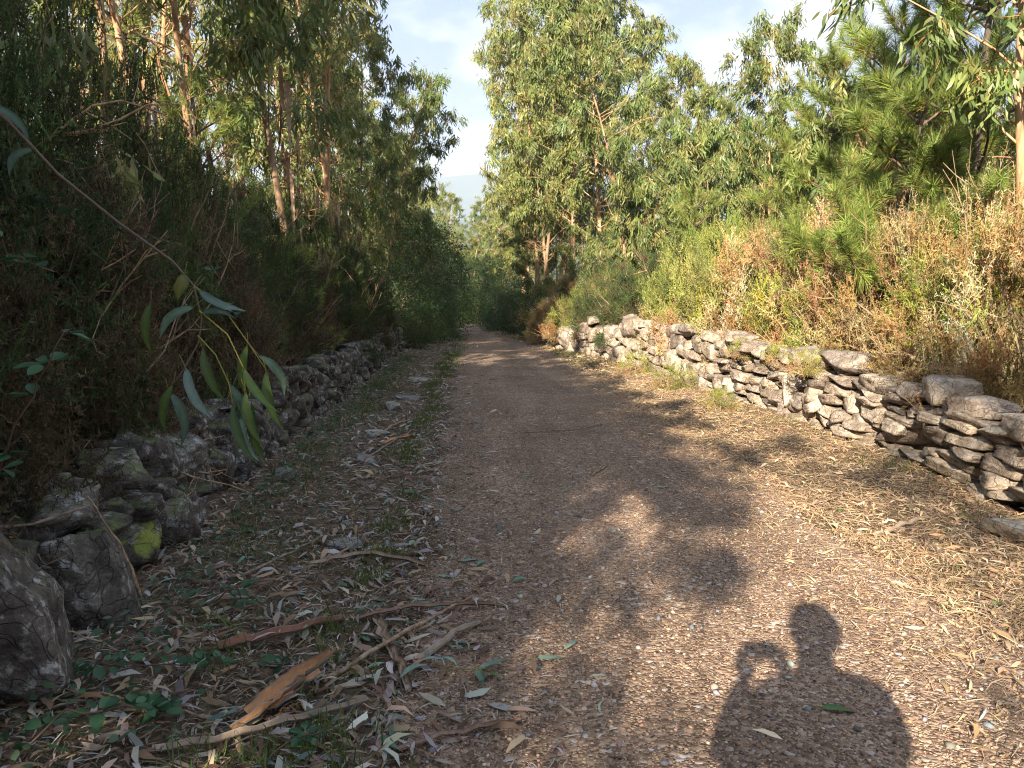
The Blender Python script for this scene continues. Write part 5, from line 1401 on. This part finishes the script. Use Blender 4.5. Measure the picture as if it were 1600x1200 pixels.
body = skin_mesh('body', [J[k][0] for k in nm], [(ix[a], ix[b]) for a, b in E], [J[k][1] for k in nm], M['skin']); body.parent = person
def garment(name, keys, edges, radii, mat, rootk):
    ii = {k: i for i, k in enumerate(keys)}
    o = skin_mesh(name, [J[k][0] for k in keys], [(ii[a], ii[b]) for a, b in edges], radii, mat, 2, ii[rootk]); o.parent = person
    return o
jr = {'pelvis': (0.20, 0.165), 'waist': (0.205, 0.17), 'chest': (0.205, 0.165), 'collar': (0.14, 0.125), 'neck': (0.10, 0.095), 'shl': 0.105, 'shr': 0.105, 'ell': 0.09, 'elr': 0.09, 'wrl': 0.04, 'wrr': 0.04}
garment('jacket', list(jr), [('pelvis', 'waist'), ('waist', 'chest'), ('chest', 'collar'), ('collar', 'neck'), ('collar', 'shl'), ('collar', 'shr'), ('shl', 'ell'), ('shr', 'elr'), ('ell', 'wrl'), ('elr', 'wrr')], list(jr.values()), M['jacket'], 'pelvis')
tr_ = {'pelvis': (0.155, 0.125), 'hipl': 0.115, 'hipr': 0.115, 'knl': 0.08, 'knr': 0.08, 'anl': 0.06, 'anr': 0.06}
garment('trousers', list(tr_), [('pelvis', 'hipl'), ('pelvis', 'hipr'), ('hipl', 'knl'), ('hipr', 'knr'), ('knl', 'anl'), ('knr', 'anr')], list(tr_.values()), M['trousers'], 'pelvis')
for s in 'lr':
    a, t_ = J['an' + s][0], J['to' + s][0]
    o = skin_mesh('shoe', [(a[0], a[1] - 0.03, 0.05), (a[0], a[1] + 0.05, 0.05), (t_[0], t_[1], 0.042), (a[0], a[1], 0.11)], [(0, 1), (1, 2), (1, 3)], [0.048, 0.05, 0.046, 0.05], M['shoe'], 2, 1); o.parent = person
bm = bmesh.new(); bmesh.ops.create_icosphere(bm, subdivisions=4, radius=1.0)
for v in bm.verts:
    c = v.co.copy(); f = 1 + 0.05 * mnoise.noise(c * 5) + 0.03 * mnoise.noise(c * 13)
    v.co = Vector((c.x * 0.122, c.y * 0.118 - (0.03 if c.y > 0.3 and c.z < 0.2 else 0), c.z * 0.135)) * f
    if c.y > 0.2 and c.z < 0.35: v.co.y = min(v.co.y, 0.02)
me = bpy.data.meshes.new('hair'); bm.to_mesh(me); bm.free(); me.materials.append(M['hair'])
for p in me.polygons: p.use_smooth = True
obj('hair', me, person, (0, 0.025, 1.81))
for s in (-1, 1):
    bm = bmesh.new(); bmesh.ops.create_uvsphere(bm, u_segments=12, v_segments=8, radius=0.013)
    me = bpy.data.meshes.new('eye'); bm.to_mesh(me); bm.free(); me.materials.append(M['glass'])
    obj('eye', me, person, (s * 0.033, 0.122, 1.797))
bm = bmesh.new(); bmesh.ops.create_cube(bm, size=1.0)
for v in bm.verts: v.co = Vector((v.co.x * 0.155, v.co.y * 0.009, v.co.z * 0.075))
bmesh.ops.bevel(bm, geom=bm.edges[:], offset=0.003, segments=2, affect='EDGES')
me = bpy.data.meshes.new('shell'); bm.to_mesh(me); bm.free(); me.materials.append(M['phone'])
ph = thing('phone', 'dark phone held up by the person taking the picture', 'phone', [('shell', me)], tuple(PH + Vector((FX, FY, gzp))), (R(-12), 0, R(-3)))
mb = MB(); mb.tube([(0.03, 0.004, 0.016), (0.03, 0.007, 0.016)], 0.006, 14); obj('lens', mb.build('lens', M['glass']), ph)

# ------------------------------------------------------------------ the air between here and the hills
bm = bmesh.new(); bmesh.ops.create_cube(bm, size=1.0)
for v in bm.verts: v.co = Vector((v.co.x * 18800, v.co.y * 18800, -62 + (v.co.z + 0.5) * 422))
me = bpy.data.meshes.new('haze'); bm.to_mesh(me); bm.free()
hm = bpy.data.materials.new('haze'); hm.use_nodes = True
hm.node_tree.nodes.clear()
ho = hm.node_tree.nodes.new('ShaderNodeOutputMaterial'); hv = hm.node_tree.nodes.new('ShaderNodeVolumePrincipled')
hv.inputs['Color'].default_value = (0.72, 0.84, 1.0, 1); hv.inputs['Density'].default_value = 0.00026
hm.node_tree.links.new(hv.outputs[0], ho.inputs['Volume'])
me.materials.append(hm)
tag(obj('haze', me), 'pale blue haze in front of the far hills', 'haze', kind='stuff')
